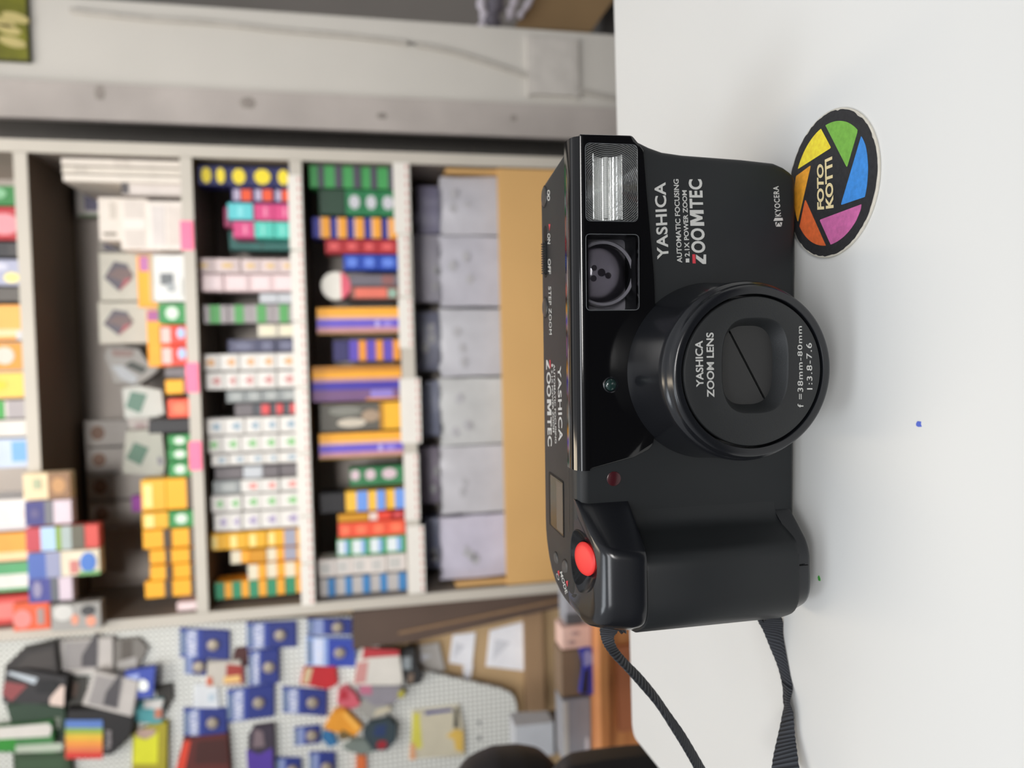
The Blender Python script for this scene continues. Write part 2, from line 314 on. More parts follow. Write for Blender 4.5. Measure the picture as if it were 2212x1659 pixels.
# lens barrel
LC = Vector((5.6, 0, 30.5))
b = MB(); prof = [(25.0, 1.0), (25.0, 0), (24.8, -1.2), (24.4, -5), (23.9, -10), (23.5, -15), (23.3, -19), (23.2, -21.0), (22.9, -21.9), (22.5, -22.3), (22.15, -22.9), (21.95, -24.0), (21.75, -24.6), (21.3, -24.95), (20.7, -25.05), (19.75, -25.05), (19.6, -24.9), (19.55, -18.5), (5, -18.4)]
b.loft([[(LC.x-.9*(1+h/25)*(1 if h < 0 else 1)+r*math.cos(2*PI*k/128), h, LC.z+r*math.sin(2*PI*k/128)) for k in range(128)] for r, h in prof])
b.obj('lens_barrel', satin, fc, smooth=35, scale=MM)
def sup(a, rx, rz, e): c, s = math.cos(a), math.sin(a); k = (abs(c/rx)**e+abs(s/rz)**e)**(-1/e); return k*c, k*s
rc = locY(1634, 790, -25); N = 128; b = MB(); rings = []
A = [2*PI*k/N for k in range(N)]
LX = LC.x
rings.append([(LX+19.0*math.cos(a), -22.4, LC.z+19.0*math.sin(a)) for a in A])
rings.append([(LX+19.0*math.cos(a), -24.5, LC.z+19.0*math.sin(a)) for a in A])
rings.append([(LX+18.8*math.cos(a), -24.8, LC.z+18.8*math.sin(a)) for a in A])
rings.append([(LX+18.4*math.cos(a), -24.9, LC.z+18.4*math.sin(a)) for a in A])
for ins, y in ((0, -24.9), (.25, -24.85), (.6, -24.5), (2.3, -20.6), (2.5, -20.3)):
    rings.append([(rc.x+sup(a, 12.4-ins, 9.5-ins, 3.0)[0], y, rc.z+.2+sup(a, 12.4-ins, 9.5-ins, 3.0)[1]) for a in A])
b.loft(rings, cap=False); b.obj('lens_front_disc', mat('matte_black_disc', (.0105, .0118, .0128), .46, bump=.08, bscale=4000, var=.05), fc, smooth=30, scale=MM)
# shutter blades: two halves meeting in a slanted seam
sh = mat('blade_black', (.021, .021, .021), .5, var=.04)
oc = [(rc.x+sup(a, 10.8, 7.9, 3.2)[0], rc.z+.2+sup(a, 10.8, 7.9, 3.2)[1]) for a in A]
s0 = locY(1577, 720, -20.7); s1 = locY(1653, 864, -20.7); sd = Vector((s1.x-s0.x, s1.z-s0.z)).normalized(); sn_ = Vector((-sd.y, sd.x)); sm = Vector(((s0.x+s1.x)/2, (s0.z+s1.z)/2))
for sg in (1, -1):
    half = [p for p in oc if (Vector(p)-sm).dot(sn_)*sg > .04]
    half.sort(key=lambda p: math.atan2(*(((Vector(p)-sm).dot(sd)), (Vector(p)-sm).dot(sn_)*sg)))
    b = MB(); b.prism(half, -20.7, -20.4); b.obj('shutter_blade', sh, fc, scale=MM)
n_s = Vector((-sd.y, sd.x))*.07; b = MB(); b.prism([(s0.x+n_s.x, s0.z+n_s.y), (s1.x+n_s.x, s1.z+n_s.y), (s1.x-n_s.x, s1.z-n_s.y), (s0.x-n_s.x, s0.z-n_s.y)], -20.76, -20.5); b.obj('blade_seam', blackm, fc, scale=MM)
# hand grip
def gring(z, ins=0, pod=False, dl=0):
    if pod: P = [(-30.5, 1.2, 1), (-42.8+ins*.5, -14.6+ins, 4), (-61.5-dl, -15+ins, 9), (-67.6+ins+dl*0, -3+ins*.3, 9), (-67.4+ins, 9, 1), (-30.5, 9, .5)]
    else: P = [(-32, .3, .5), (-38.6, -.6, 8), (-44.2+ins, -13.6+ins, 5.5), (-62.5, -14+ins, 10), (-68.6+ins, -3, 9), (-68.3+ins, 9, 1), (-32, 9, .5)]
    return [(x, y, z) for x, y in fillet(P, 6)]
b = MB(); b.loft([gring(z, i) for z, i in ((9.4, .9), (9.7, .3), (10.6, 0), (25, 0), (54.2, 0), (54.7, .3), (54.9, .8))])
g = b.obj('hand_grip', gripm, fc, smooth=35, scale=MM)
# battery door below the grip, rounded up at the bottom
def dring(z, ins): return [(x, y, z) for x, y in fillet([(-36, 1.0, 1), (-46+ins*.5, -12.2+ins, 7), (-60-ins*.2, -13+ins, 9), (-67.4+ins, -3, 9), (-66.5+ins, 12, 2), (-36, 12, 1)], 6)]
b = MB(); b.loft([dring(z, i) for z, i in ((4.4, 3.5), (4.6, 2.2), (5.2, 1.0), (6.2, .4), (9.5, 0))]); b.obj('battery_door', satin, fc, smooth=35, scale=MM)
p = locY(1745, 1221, -13); b = MB(); b.box((p.x-.06, -12.98, 6.6), (p.x+.06, -12.4, 9.3)); b.obj('door_seam', blackm, fc, scale=MM)
# shutter button housing
b = MB(); rings = []
for z, ins in ((54.9, 1.0), (55.2, .2), (55.8, 0), (58, .1), (61, .6), (64, 1.1), (66.0, 1.6), (67.6, 2.1), (68.8, 3.0), (69.5, 4.1), (69.9, 5.3), (70.05, 6.6)):
    rg = gring(z, ins, True)
    rings.append([(x+.0, y, z+(.26*min(0, y)*max(0, (z-56))/14)) for x, y, z in rg])
b.loft(rings); pod = b.obj('button_housing', satin, fc, smooth=35, scale=MM)
bp_ = locZ(1264, 1207, 67.6); tn = Vector((0, -.33, .944))
mbt = MB(); mbt.lathe([(0.02, -12), (4, -11.3), (8, -8.9), (10.6, -5.6), (12, 0), (10.6, 5.6), (8, 8.9), (4, 11.3), (.02, 12)], (0, 0, 0), 48, axis='z')
rq = tn.to_track_quat('Z', 'Y').to_matrix()
mbt.v = [tuple(rq @ Vector(p)+bp_+tn*10.2) for p in mbt.v]; cc = mbt.obj('cut', satin, scale=MM, smooth=60); cc.location = O3; cc.rotation_euler = (0, 0, TH)
cc2 = cc.copy(); cc2.data = cc.data.copy(); COL.objects.link(cc2)
boolean(pod, [cc]); boolean(body, [cc2])
def tilted(name, prof, c, n_, m, squash=1, rotz=0, seg=48):
    mb = MB(); mb.lathe(prof, (0, 0, 0), seg, axis='z'); R = Vector(n_).normalized().to_track_quat('Z', 'Y').to_matrix()
    R2 = Matrix.Rotation(rotz, 3, 'Z')
    mb.v = [tuple(R @ (R2 @ Vector((p[0], p[1]*squash, p[2])))+Vector(c)) for p in mb.v]; return mb.obj(name, m, fc, smooth=50, scale=MM)
redm = mat('shutter_red', (.78, .035, .03), .42, var=.03, spec=.4)
tilted('shutter_button', [(4.4, -2.5), (4.6, .2), (4.75, .5), (4.55, .85), (3.6, 1.15), (2, 1.3), (.02, 1.35)], bp_-tn*.5, tn, redm)
# top plate controls
tops = mat('button_dark_grey', (.022, .021, .020), .35, var=.05)
def top_button(name, px, py, r, sq=1, m=tops, z=70.2, rot=0):
    p = locZ(px, py, z); tilted(name, [(r, -.5), (r, .05), (r*.93, .3), (r*.6, .36), (.02, .38)], (p.x, p.y, z), (0, 0, 1), m, sq, rot); 
    tilted('button_groove', [(r+.35, -.4), (r+.35, .03), (r, .04)], (p.x, p.y, z), (0, 0, 1), blackm, (r*sq+.35)/(r+.35), rot); return p
top_button('infinity_button', 1176, 425, 3.1); top_button('step_zoom_button', 1178, 664, 3.1)
ml = mat('mode_button_grey', (.05, .05, .05), .45)
def shoulder_button(name, px, py, r, z, n_, sq, rot):
    p = locZ(px, py, z); tilted(name, [(r, -1.2), (r, .15), (r*.9, .4), (.02, .45)], p, n_, ml, sq, rot)
    tilted('button_groove', [(r+.4, -1), (r+.4, .12), (r, .15)], p, n_, blackm, (r*sq+.4)/(r+.4), rot)
shoulder_button('timer_button', 1203, 1208, 2.6, 69.9, (-.10, 0, 1), .8, .3); shoulder_button('mode_button', 1222, 1228, 3.5, 69.9, (-.10, -.03, 1), .66, .35)
# power slider
a0, a1 = locZ(1177, 488, 70.2), locZ(1179, 600, 70.2); ym = (a0.y+a1.y)/2
b = MB(); b.prismz(rrect(a1.x, a0.x, ym-1.8, ym+1.8, 1.7), 70.1, 70.25); b.obj('slider_slot', blackm, fc, scale=MM)
b = MB(); sx0, sx1 = a1.x+1.0, a1.x+(a0.x-a1.x)*.70; b.prismz(rrect(sx0, sx1, ym-1.4, ym+1.4, .5), 70.25, 70.7)
k = sx0+.3
while k < sx1-.4: b.box((k, ym-1.4, 70.7), (k+.35, ym+1.4, 71.2)); k += .75
b.obj('power_slider', shell, fc, scale=MM)
# display
l0, l1 = locZ(1186, 1018, 70.2), locZ(1219, 1163, 70.2)
b = MB(); b.prismz(rrect(l1.x, l0.x, l1.y, l0.y, 1.0), 70.1, 70.32); b.obj('display_frame', blackm, fc, scale=MM)
b = MB(); b.prismz(rrect(l1.x+.5, l0.x-.5, l1.y+.4, l0.y-2.2, .5), 70.32, 70.4); b.obj('display_window', mat('display_glass', (.02, .02, .019), .2, spec=.3), fc, scale=MM)
b = MB(); b.prismz(rrect(l1.x+1.0, l0.x-1.0, l1.y+.8, (l0.y+l1.y)/2-1.0, .4), 70.4, 70.43); b.obj('display_screen', mat('lcd_tan', (.13, .105, .08), .4, spec=.2), fc, scale=MM)
b = MB(); b.box((-41, 6.9, 70.17), (20, 7.12, 70.28)); b.obj('top_seam', mat('seam_line', (.05, .045, .04), .3), fc, scale=MM)
# ---------------- writing on the camera
def px1(cx, cy): return (1140+cx/3.6875, 270+cy/3.6875)
def px4(cx, cy): return (1380+cx/4.1475, 270+cy/4.1475)
def px5(cx, cy): return (1330+cx/3.606, 580+cy/3.606)
def px2(cx, cy): return (1140+cx/4.1475, 700+cy/4.1475)
def q(fn, plane, val, pts): return [plane(*fn(*p), val) for p in pts]
from mathutils.bvhtree import BVHTree
_tv, _tf = [], []
for o_ in (body, pod):
    k0 = len(_tv); _tv += [v.co.copy() for v in o_.data.vertices]; _tf += [tuple(k0+i for i in p.vertices) for p in o_.data.polygons]
_bvh = BVHTree.FromPolygons(_tv, _tf)
def loc_dir(d): return Vector((d.dot(ex), d.dot(ey), d.z))
def hit(x, y, lift=.5):
    d = loc_dir(ray(x, y)).normalized(); p, n_, i_, t_ = _bvh.ray_cast(loc_dir(CAM-O3), d); p = p if p else (locZ(x, y, 69)*MM)
    return (p-d*lift*MM)/MM
def put_text_on(mb, s, TL, BL, TR, BR, mi=0, bold=0.0, space=1.0):
    v, f = text_mesh(s, bold, space); pts = []
    for a, c in v:
        x = (BL[0]*(1-a)+BR[0]*a)*(1-c)+(TL[0]*(1-a)+TR[0]*a)*c; y = (BL[1]*(1-a)+BR[1]*a)*(1-c)+(TL[1]*(1-a)+TR[1]*a)*c; pts.append(hit(x, y))
    mb.add(pts, f, mi)
GM = [(0, 0), (0, 1), (.33, 1), (.5, .48), (.67, 1), (1, 1), (1, 0), (.76, 0), (.76, .66), (.58, .1), (.42, .1), (.24, .66), (.24, 0)]
def heavy(mb, corners, fn, plane, val):          # the heavy line of lettering: OO, M, TEC set one after the other
    TL, BL, TR, BR = [Vector(c) for c in corners]
    def sub(u0, u1): return [plane(*fn(*p), val) for p in (TL.lerp(TR, u0), BL.lerp(BR, u0), TL.lerp(TR, u1), BL.lerp(BR, u1))]
    put_text(mb, 'OO', *sub(0, .335), bold=.03, space=1.02); put_text(mb, 'TEC', *sub(.605, 1), bold=.03, space=1.08)
    tl, bl, tr_, br = sub(.368, .582); mb.add([(bl*(1-a)+br*a)*(1-c)+(tl*(1-a)+tr_*a)*c for a, c in GM], [tuple(range(13))])
wr = MB()
def flush():
    global wr
    wr.obj('lettering', [print_m, print_red], fc, scale=MM); wr = MB()
YB = -.06
put_text(wr, 'YASHICA', *q(px4, locY, YB, [(165, 1205), (268, 1195), (138, 515), (240, 512)]), bold=.022, space=1.05)
put_text(wr, 'AUTOMATIC FOCUSING', *q(px4, locY, YB, [(343, 1235), (389, 1233), (310, 485), (356, 485)]), bold=.018)
put_text(wr, '2.1X POWER ZOOM', *q(px4, locY, YB, [(412, 1180), (457, 1178), (387, 585), (429, 585)]), bold=.022)
def quad(mb, pts, mi=0, th=None): mb.add(pts, [(0, 1, 2, 3)], mi)
quad(wr, q(px4, locY, YB, [(420, 1232), (420, 1197), (452, 1195), (452, 1231)]))
heavy(wr, [(471, 1146), (598, 1146), (445, 486), (566, 486)], px4, locY, YB)
wr.add(q(px4, locY, YB, [(603, 1245), (603, 1160), (580, 1160), (578, 1205), (512, 1160), (512, 1196), (572, 1245)]), [(0, 1, 2, 3, 4, 5, 6)])
quad(wr, q(px4, locY, YB, [(481, 1240), (479, 1158), (505, 1158), (510, 1240)]), 1)
flush()
put_text(wr, 'KYOCERA', *q(px4, locY, YB, [(1222, 822), (1275, 818), (1202, 548), (1252, 546)]), bold=.02, space=1.15)
for tri in ([(1206, 860), (1218, 832), (1288, 832), (1292, 856), (1256, 858)], [(1226, 905), (1222, 872), (1240, 868)], [(1278, 909), (1284, 872), (1262, 872)], [(1228, 910), (1252, 874), (1276, 910)]):
    wr.add(q(px4, locY, YB, tri), [tuple(range(len(tri)))])
flush()
YL = -25.0
put_text(wr, 'YASHICA', *q(px5, locY, YL, [(628, 924), (685, 921), (618, 562), (678, 562)]), bold=.02)
put_text(wr, 'ZOOM LENS', *q(px5, locY, YL, [(712, 1003), (769, 1003), (705, 499), (763, 499)]), bold=.02)
flush()
put_text(wr, 'f =38mm-80mm', *q(px5, locY, YL, [(1417, 1081), (1463, 1081), (1416, 449), (1450, 449)]), bold=.008, space=1.15)
put_text(wr, '1:3.8-7.6', *q(px5, locY, YL, [(1490, 943), (1533, 943), (1483, 580), (1527, 580)]), bold=.008, space=1.15)
flush()
ZT = 70.25
put_text(wr, 'YASHICA', *q(px2, locZ, ZT, [(297, 372), (268, 378), (313, 1050), (276, 1050)]), bold=.022, space=1.05)
put_text(wr, 'AUTOMATIC FOCUSING', *q(px2, locZ, ZT, [(244, 358), (229, 358), (259, 1070), (244, 1070)]), bold=.018)
put_text(wr, '2.1X POWER ZOOM', *q(px2, locZ, ZT, [(223, 412), (210, 412), (238, 970), (224, 970)]), bold=.022)
quad(wr, q(px2, locZ, ZT, [(212, 358), (225, 358), (225, 382), (212, 382)]))
heavy(wr, [(206, 430), (168, 430), (217, 1095), (180, 1095)], px2, locZ, ZT)
wr.add(q(px2, locZ, ZT, [(165, 322), (165, 408), (172, 408), (173, 365), (197, 408), (197, 385), (176, 322)]), [(0, 1, 2, 3, 4, 5, 6)])
quad(wr, q(px2, locZ, ZT, [(205, 322), (205, 395), (197, 395), (193, 322)]), 1)
def ident(x, y): return (x, y)
flush()
put_text(wr, 'STEP ZOOM', *q(ident, locZ, ZT, [(1190.5, 619), (1184.5, 619), (1192, 723), (1186.5, 723)]), bold=.012, space=1.1)
put_text(wr, 'OFF', *q(ident, locZ, ZT, [(1189.5, 559), (1183.5, 559), (1190, 592), (1184, 592)]), bold=.02)
put_text(wr, 'ON', *q(ident, locZ, ZT, [(1188.5, 504), (1182.5, 504), (1189, 527), (1183, 527)]), bold=.02)
put_text(wr, 'oo', *q(ident, locZ, ZT, [(1188, 410), (1182, 410), (1188, 434), (1182, 434)]), bold=.012, space=.85)
put_text_on(wr, 'MODE', (1214, 1234), (1209, 1236), (1226.5, 1280), (1221.5, 1284), bold=.02)
put_text_on(wr, 'O', (1205, 1238), (1200.5, 1239), (1209, 1253), (1205, 1254))
wr.add(q(ident, locZ, ZT, [(1185, 484), (1189, 484), (1187, 499)]), [(0, 1, 2)], 1)
wr.add([hit(1222, 1256), hit(1227, 1254), hit(1226, 1268)], [(0, 1, 2)], 1)
wr.add([hit(1204, 1234), hit(1208, 1232), hit(1208, 1245)], [(0, 1, 2)], 1)
flush()
# strap lugs
def px7(cx, cy): return (1260+cx/4.378, 1280+cy/4.378)
def w2l(p): p = p-O3; return Vector((p.dot(ex), p.dot(ey), p.z))
lug = mat('lug_metal_black', (.05, .05, .052), .25, metal=.7)
def lug_at(pts, Y):
    b = MB(); path = [w2l(atY(*px7(*p), Y)) for p in pts]; b.tube(path, .0007, 8); b.obj('strap_lug', lug, fc, smooth=60)
YS = O3.y+.012
lug_at([(350, 285), (385, 345), (392, 380), (370, 375), (330, 330), (325, 280)], YS); lug_at([(1545, 195), (1620, 235), (1695, 262), (1720, 235), (1722, 180)], YS)
# ---------------- wrist strap (hangs from the camera and lies on the table)
web = bpy.data.materials.new('woven_black_webbing'); web.use_nodes = True; tw = web.node_tree; pw = tw.nodes['Principled BSDF']
pw.inputs['Base Color'].default_value = (.022, .024, .032, 1); pw.inputs['Roughness'].default_value = .75
uvn = tw.nodes.new('ShaderNodeUVMap'); wv = tw.nodes.new('ShaderNodeTexWave'); wv.bands_direction = 'Y'; wv.inputs['Scale'].default_value = 1.0; wv.inputs['Distortion'].default_value = 1.0; wv.inputs['Detail'].default_value = 2
bp = tw.nodes.new('ShaderNodeBump'); bp.inputs['Strength'].default_value = .8; bp.inputs['Distance'].default_value = .0005
tw.links.new(uvn.outputs[0], wv.inputs['Vector']); tw.links.new(wv.outputs['Fac'], bp.inputs['Height']); tw.links.new(bp.outputs[0], pw.inputs['Normal'])
rw = tw.nodes.new('ShaderNodeValToRGB'); rw.color_ramp.elements[0].color = (.012, .013, .018, 1); rw.color_ramp.elements[1].color = (.045, .05, .06, 1)
tw.links.new(wv.outputs['Fac'], rw.inputs[0]); tw.links.new(rw.outputs[0], pw.inputs['Base Color'])
def cat_rom(P, n):
    out = []
    for i in range(len(P)-1):
        p0, p1, p2, p3 = P[max(i-1, 0)], P[i], P[i+1], P[min(i+2, len(P)-1)]
        for k in range(n):
            t_ = k/n; out.append(tuple(.5*((2*b_)+(-a_+c_)*t_+(2*a_-5*b_+4*c_-d_)*t_*t_+(-a_+3*b_-3*c_+d_)*t_**3) for a_, b_, c_, d_ in zip(p0, p1, p2, p3)))
    out.append(tuple(P[-1])); return out
def ribbon(mb, L, R, yL, yR, wav=.00012):
    L = cat_rom([tuple(atY(*px7(*p), y)) for p, y in zip(L, yL)], 10); R = cat_rom([tuple(atY(*px7(*p), y)) for p, y in zip(R, yR)], 10)
    th = .0009; rings = []
    for i, (a, c) in enumerate(zip(L, R)):
        a, c = Vector(a), Vector(c); i2 = min(i+1, len(L)-1); i0 = max(i-1, 0)
        tg = (Vector(L[i2])+Vector(R[i2])-Vector(L[i0])-Vector(R[i0])).normalized(); nn = tg.cross(c-a).normalized()
        if nn.y > 0: nn = -nn
        wob = wav*math.sin(i*1.9)
        ring = [a+(c-a)*u+nn*(th*.5*s)+(a-c).normalized()*wob for u, s in ((0, 0), (.08, 1), (.5, 1.15), (.92, 1), (1, 0), (.92, -1), (.5, -1.15), (.08, -1))]
        rings.append([Vector((p.x, p.y, max(p.z, .0003))) for p in ring])
    mb.loft(rings)
st = empty('wrist_strap', (O3.x-.07, O3.y+.01, .0)); meta(st, 'black woven wrist strap hanging from the left side of the film camera', 'strap')
def strap_part(name, *a):
    mb = MB(); ribbon(mb, *a); mb.v = [(x-st.location.x, y-st.location.y, z) for x, y, z in mb.v]; o = mb.obj(name, web, st, smooth=50)
    me = o.data; uv = me.uv_layers.new(name='UVMap'); n = 8
    for lp in me.loops: uv.data[lp.index].uv = ((lp.vertex_index % n)/n*.2, (lp.vertex_index//n)*.16)
strap_part('upper_band', [(175, 285), (155, 350), (180, 470), (250, 580), (400, 735), (540, 895), (700, 1085), (860, 1335), (960, 1500), (1050, 1660), (1130, 1820)],
      [(330, 285), (325, 370), (290, 430), (330, 540), (410, 640), (540, 770), (680, 940), (800, 1110), (930, 1290), (1040, 1470), (1150, 1660)][:11],
      [YS+.002, YS+.002, YS, YS, YS, YS, YS-.002, YS-.004, YS-.006, YS-.008, YS-.01], [YS-.002, YS-.004, YS-.002, YS+.004, YS+.006, YS+.006, YS+.004, YS+.002, YS-.0, YS-.002, YS-.004])
strap_part('lower_band', [(1690, 190), (1650, 260), (1700, 360), (1765, 520), (1830, 680), (1882, 850), (1912, 1030), (1880, 1180), (1832, 1380), (1790, 1580), (1775, 1760)],
      [(1820, 180), (1900, 270), (1950, 400), (1985, 600), (1990, 780), (1975, 930), (1945, 1040), (1985, 1150), (2003, 1350), (2025, 1520), (2055, 1760)],
      [YS, YS, YS, YS, YS, YS, YS, YS-.002, YS-.004, YS-.006, YS-.008], [YS+.0, YS+.0, YS, YS-.002, YS-.004, YS-.006, YS-.007, YS-.008, YS-.009, YS-.011, YS-.014])
# ================================================================ ROUND COASTER
cc_ = Vector((.0450, .1826, 0)); R_ = .0198
co_ = empty('round_coaster', cc_); meta(co_, 'round black coaster with six coloured aperture blades, lying at the camera base', 'coaster')
b = MB(); n = 120; rn = []
for r_, z_ in ((R_-.0002, .0001), (R_, .0003), (R_, .0007), (R_-.0002, .0008)): rn.append([(r_*math.cos(2*PI*k/n), r_*math.sin(2*PI*k/n), z_) for k in range(n)])
b.loft(rn); b.obj('coaster_disc', mat('pressed_card', 'cfcabd', .8, var=.08, vscale=500), co_)
b = MB(); rr_ = [R_-.00035-abs(random.gauss(0, .00016)) for k in range(n)]
b.prismz([(rr_[k]*math.cos(2*PI*k/n), rr_[k]*math.sin(2*PI*k/n)) for k in range(n)], .0008, .00088)
b.obj('printed_face', mat('coaster_print_black', (.022, .022, .024), .65, bump=.15, bscale=3000, var=.2, vscale=800), co_)
def px8(cx, cy): return (1680+cx/4.146, 200+cy/4.146)
def cp(pt): p = atZ(*px8(*pt), .0009)-cc_; return (p.x, p.y)
blades = [('ffe23a', 'yellow', [(380, 270), (478, 495), (145, 668), (175, 560), (250, 410), (320, 325)]),
          ('7ab648', 'green', [(425, 250), (480, 222), (580, 222), (655, 265), (715, 335), (712, 360), (620, 672)]),
          ('3f8fe0', 'blue', [(748, 388), (785, 470), (805, 600), (805, 760), (780, 935), (565, 1008)]),
          ('cf6ba6', 'pink', [(750, 1000), (745, 1040), (700, 1160), (620, 1270), (500, 1370), (475, 1372), (375, 1140)]),
          ('e26a35', 'vermilion', [(247, 955), (430, 1385), (410, 1400), (320, 1395), (225, 1330), (172, 1255), (172, 1230)]),
          ('f0a52e', 'orange', [(297, 650), (150, 1195), (115, 1050), (108, 900), (120, 735)])]
def scal_cp(pts):
    pl = [Vector(cp(p)) for p in pts]
    pl = [v if v.length < R_*.83 else v*(R_*.83/v.length) for v in pl]; out = []
    for i, v in enumerate(pl):
        w_ = pl[(i+1) % len(pl)]; out.append(tuple(v))
        if v.length > R_*.70 and w_.length > R_*.70:
            for k in range(1, 6): m_ = v.lerp(w_, k/6); out.append(tuple(m_.normalized()*(v.length*(1-k/6)+w_.length*k/6)))
    return out
for h_, nm_, pts in blades:
    v2 = [(x, y, .001) for x, y in scal_cp(pts)]; f2 = fillet([(x, y, .0003) for x, y, _ in v2], 2)
    b = MB(); b.prismz(f2, .0008, .00094); o = b.obj('aperture_blade', mat('print_'+nm_, h_, .65, bump=.1, bscale=2500, var=.12, vscale=700), co_); o['label'] = nm_+' printed blade'
b = MB()
def cp3(pt): x, y = cp(pt); return (x, y, .00096)
put_text(b, 'FOTO', cp3((355, 1050)), cp3((418, 1045)), cp3((352, 640)), cp3((412, 640)), bold=.036, space=.97)
put_text(b, 'KOTTI', cp3((432, 1042)), cp3((503, 1032)), cp3((422, 602)), cp3((490, 570)), bold=.036, space=.97)
b.obj('lettering', mat('print_cream', 'ecd9a6', .6, var=.06, vscale=500), co_)
# ================================================================ SHELF UNIT
YF_ = 1.70; XL, XRR = -.567, .464
edge = mat('shelf_edge_light', 'bdb7ac', .6, var=.04, vscale=6); inner = mat('shelf_inside_shaded_brown', '65574a', .75, var=.08, vscale=5)  # board brown has the dim interior's shade mixed into its colour
backm = mat('shelf_back_grey', 'aba39c', .8, var=.08, vscale=5); sidem = mat('shelf_side_grey', '8a8178', .7, var=.05, vscale=5)
su = empty('shelf_unit', (0, 1.70, -.9)); meta(su, 'tall shelving unit with pale edges and shade-darkened brown inside, filled with film boxes', 'shelf')
def sup_(name, boxes, m, label=None):
    b = MB()
    for a, c in boxes: b.box((a[0], a[1]-1.70, a[2]+.9), (c[0], c[1]-1.70, c[2]+.9))
    o = b.obj(name, m, su)
    if label: o['label'] = label
    return o
TOP = 1.15
for x0, x1, nm in ((XL, XL+.022, 'l'), (XRR-.024, XRR, 'r')):
    sup_('side_panel', [((x0, YF_+.004, -.9), (x1, 1.96, TOP))], sidem)
    sup_('edge_band', [((x0-.001, YF_, -.9), (x1+.001, YF_+.004, TOP))], edge)
sup_('back_panel', [((XL+.022, 1.955, -.9), (XRR-.024, 1.965, TOP))], backm)
SH = {0: (.783, .808), 1: (.466, .490), 2: (.240, .266), 3: (.004, .034), 4: (-.50, -.478)}
for k, (z0, z1) in SH.items():
    sup_('shelf_board', [((XL+.022, YF_+.004, z0), (XRR-.024, 1.955, z1))], inner)
    sup_('edge_band', [((XL+.022, YF_, z0), (XRR-.024, YF_+.004, z1))], edge)
lab = mat('price_card', 'e2ded6', .6, var=.02); labr = mat('price_card_print', 'c9807c', .6)
def price(k, y0, y1, z0, z1, m=lab, yy=YF_, marks=True, label=None):
    a = atY(860, y1, yy).x; c = atY(860, y0, yy).x
    b = MB(); b.box((a, yy-1.70-.003, z0+.9), (c, yy-1.70, z1+.9), 0)
    if marks:
        n = max(2, int((c-a)/.018))
        for i in range(n):
            x = a+(i+.3)*(c-a)/n; b.box((x, yy-1.70-.0034, z0+.9+.004), (x+.009, yy-1.70-.003, z0+.9+.0085), 1)
    o = b.obj('price_card', [m, labr], su)
    if label: o['label'] = label
for y0, y1 in ((385, 540), (545, 690), (694, 828), (832, 968), (972, 1100), (1104, 1200), (1204, 1290)): price(2, y0, y1, .241, .270)
for y0, y1, z0, z1 in ((352, 505, .006, .042), (508, 640, .010, .036), (644, 752, .006, .038), (818, 958, -.006, .040), (980, 1125, .002, .036), (1138, 1284, -.006, .032)): price(3, y0, y1, z0, z1)
pink = mat('pink_card', 'ff6f96', .5, var=.02)
def yx(y, x): return y
for y0, y1 in ((478, 540), (784, 848), (954, 1016)):
    a = atY(405, y1, YF_).x; c = atY(405, y0, YF_).x
    b = MB(); b.box((a, -.003, .468+.9), (c, 0, .4935+.9)); o = b.obj('price_card', pink, su); o['label'] = 'bright pink card'
# drawer below
ochre = mat('plywood_ochre', 'd0a568', .6, var=.06, vscale=3)
ztop = atY(1086, 800, YF_).z
drawerE = empty('storage_drawer', (0, YF_, -.478)); meta(drawerE, 'pale plywood drawer full of white packets at the bottom of the shelf unit', 'drawer')
def bp2(name, a, c, m): b = MB(); b.box((a[0], a[1]-YF_, a[2]+.478), (c[0], c[1]-YF_, c[2]+.478)); return b.obj(name, m, drawerE)
bp2('drawer_front', (XL+.026, YF_+.003, -.476), (XRR-.028, YF_+.018, ztop), ochre)
bp2('drawer_side', (XL+.026, YF_+.018, -.476), (XL+.036, 1.94, ztop+.12), ochre); bp2('drawer_side', (XRR-.038, YF_+.018, -.476), (XRR-.028, 1.94, ztop+.12), ochre)
bp2('drawer_bottom', (XL+.036, YF_+.018, -.476), (XRR-.038, 1.94, -.468), ochre)
# ================================================================ boxes: each one a thing
def box_thing(name, x0, x1, z0, z1, y, depth, base, marks=(), rz=0, top=None):
    w, h = x1-x0, z1-z0; mats = [hexm(base)]; hs = [base]
    b = MB(); e = min(.0012, w*.06, h*.06)
    b.loft([[(-w/2+e, 0, e), (w/2-e, 0, e), (w/2-e, 0, h-e), (-w/2+e, 0, h-e)], [(-w/2, e, 0), (w/2, e, 0), (w/2, e, h), (-w/2, e, h)], [(-w/2, depth, 0), (w/2, depth, 0), (w/2, depth, h), (-w/2, depth, h)]])
    b.box((-w/2+.002, -.0003, h*.5-.0002), (w/2-.002, 0, h*.5+.0002)) if False else None
    for mk in marks:
        u0, v0, u1, v1, hx = mk[:5]
        if hx not in hs: hs.append(hx); mats.append(hexm(hx))
        mi = hs.index(hx); yy = -.0004-.0002*len(hs)
        if len(mk) > 5:            # round mark
            cxx, czz = -w/2+w*(u0+u1)/2, h*(v0+v1)/2; ra, rb = w*(u1-u0)/2, h*(v1-v0)/2
            b.prism([(cxx+ra*math.cos(2*PI*k/20), czz+rb*math.sin(2*PI*k/20)) for k in range(20)], yy, .0002, mi)
        else: b.box((-w/2+w*u0, yy, h*v0), (-w/2+w*u1, .0002, h*v1), mi)
    o = b.obj(name, mats, loc=((x0+x1)/2, y, z0)); o.rotation_euler = (0, 0, rz); return o
def span(x0, y0, x1, y1, Y):
    xc, yc = (x0+x1)/2, (y0+y1)/2
    return atY(xc, y1, Y).x, atY(xc, y0, Y).x, atY(x1, yc, Y).z, atY(x0, yc, Y).z      # X left, X right, z low, z high
WK = [(.12, .12, .88, .86, 'e6e2de')]
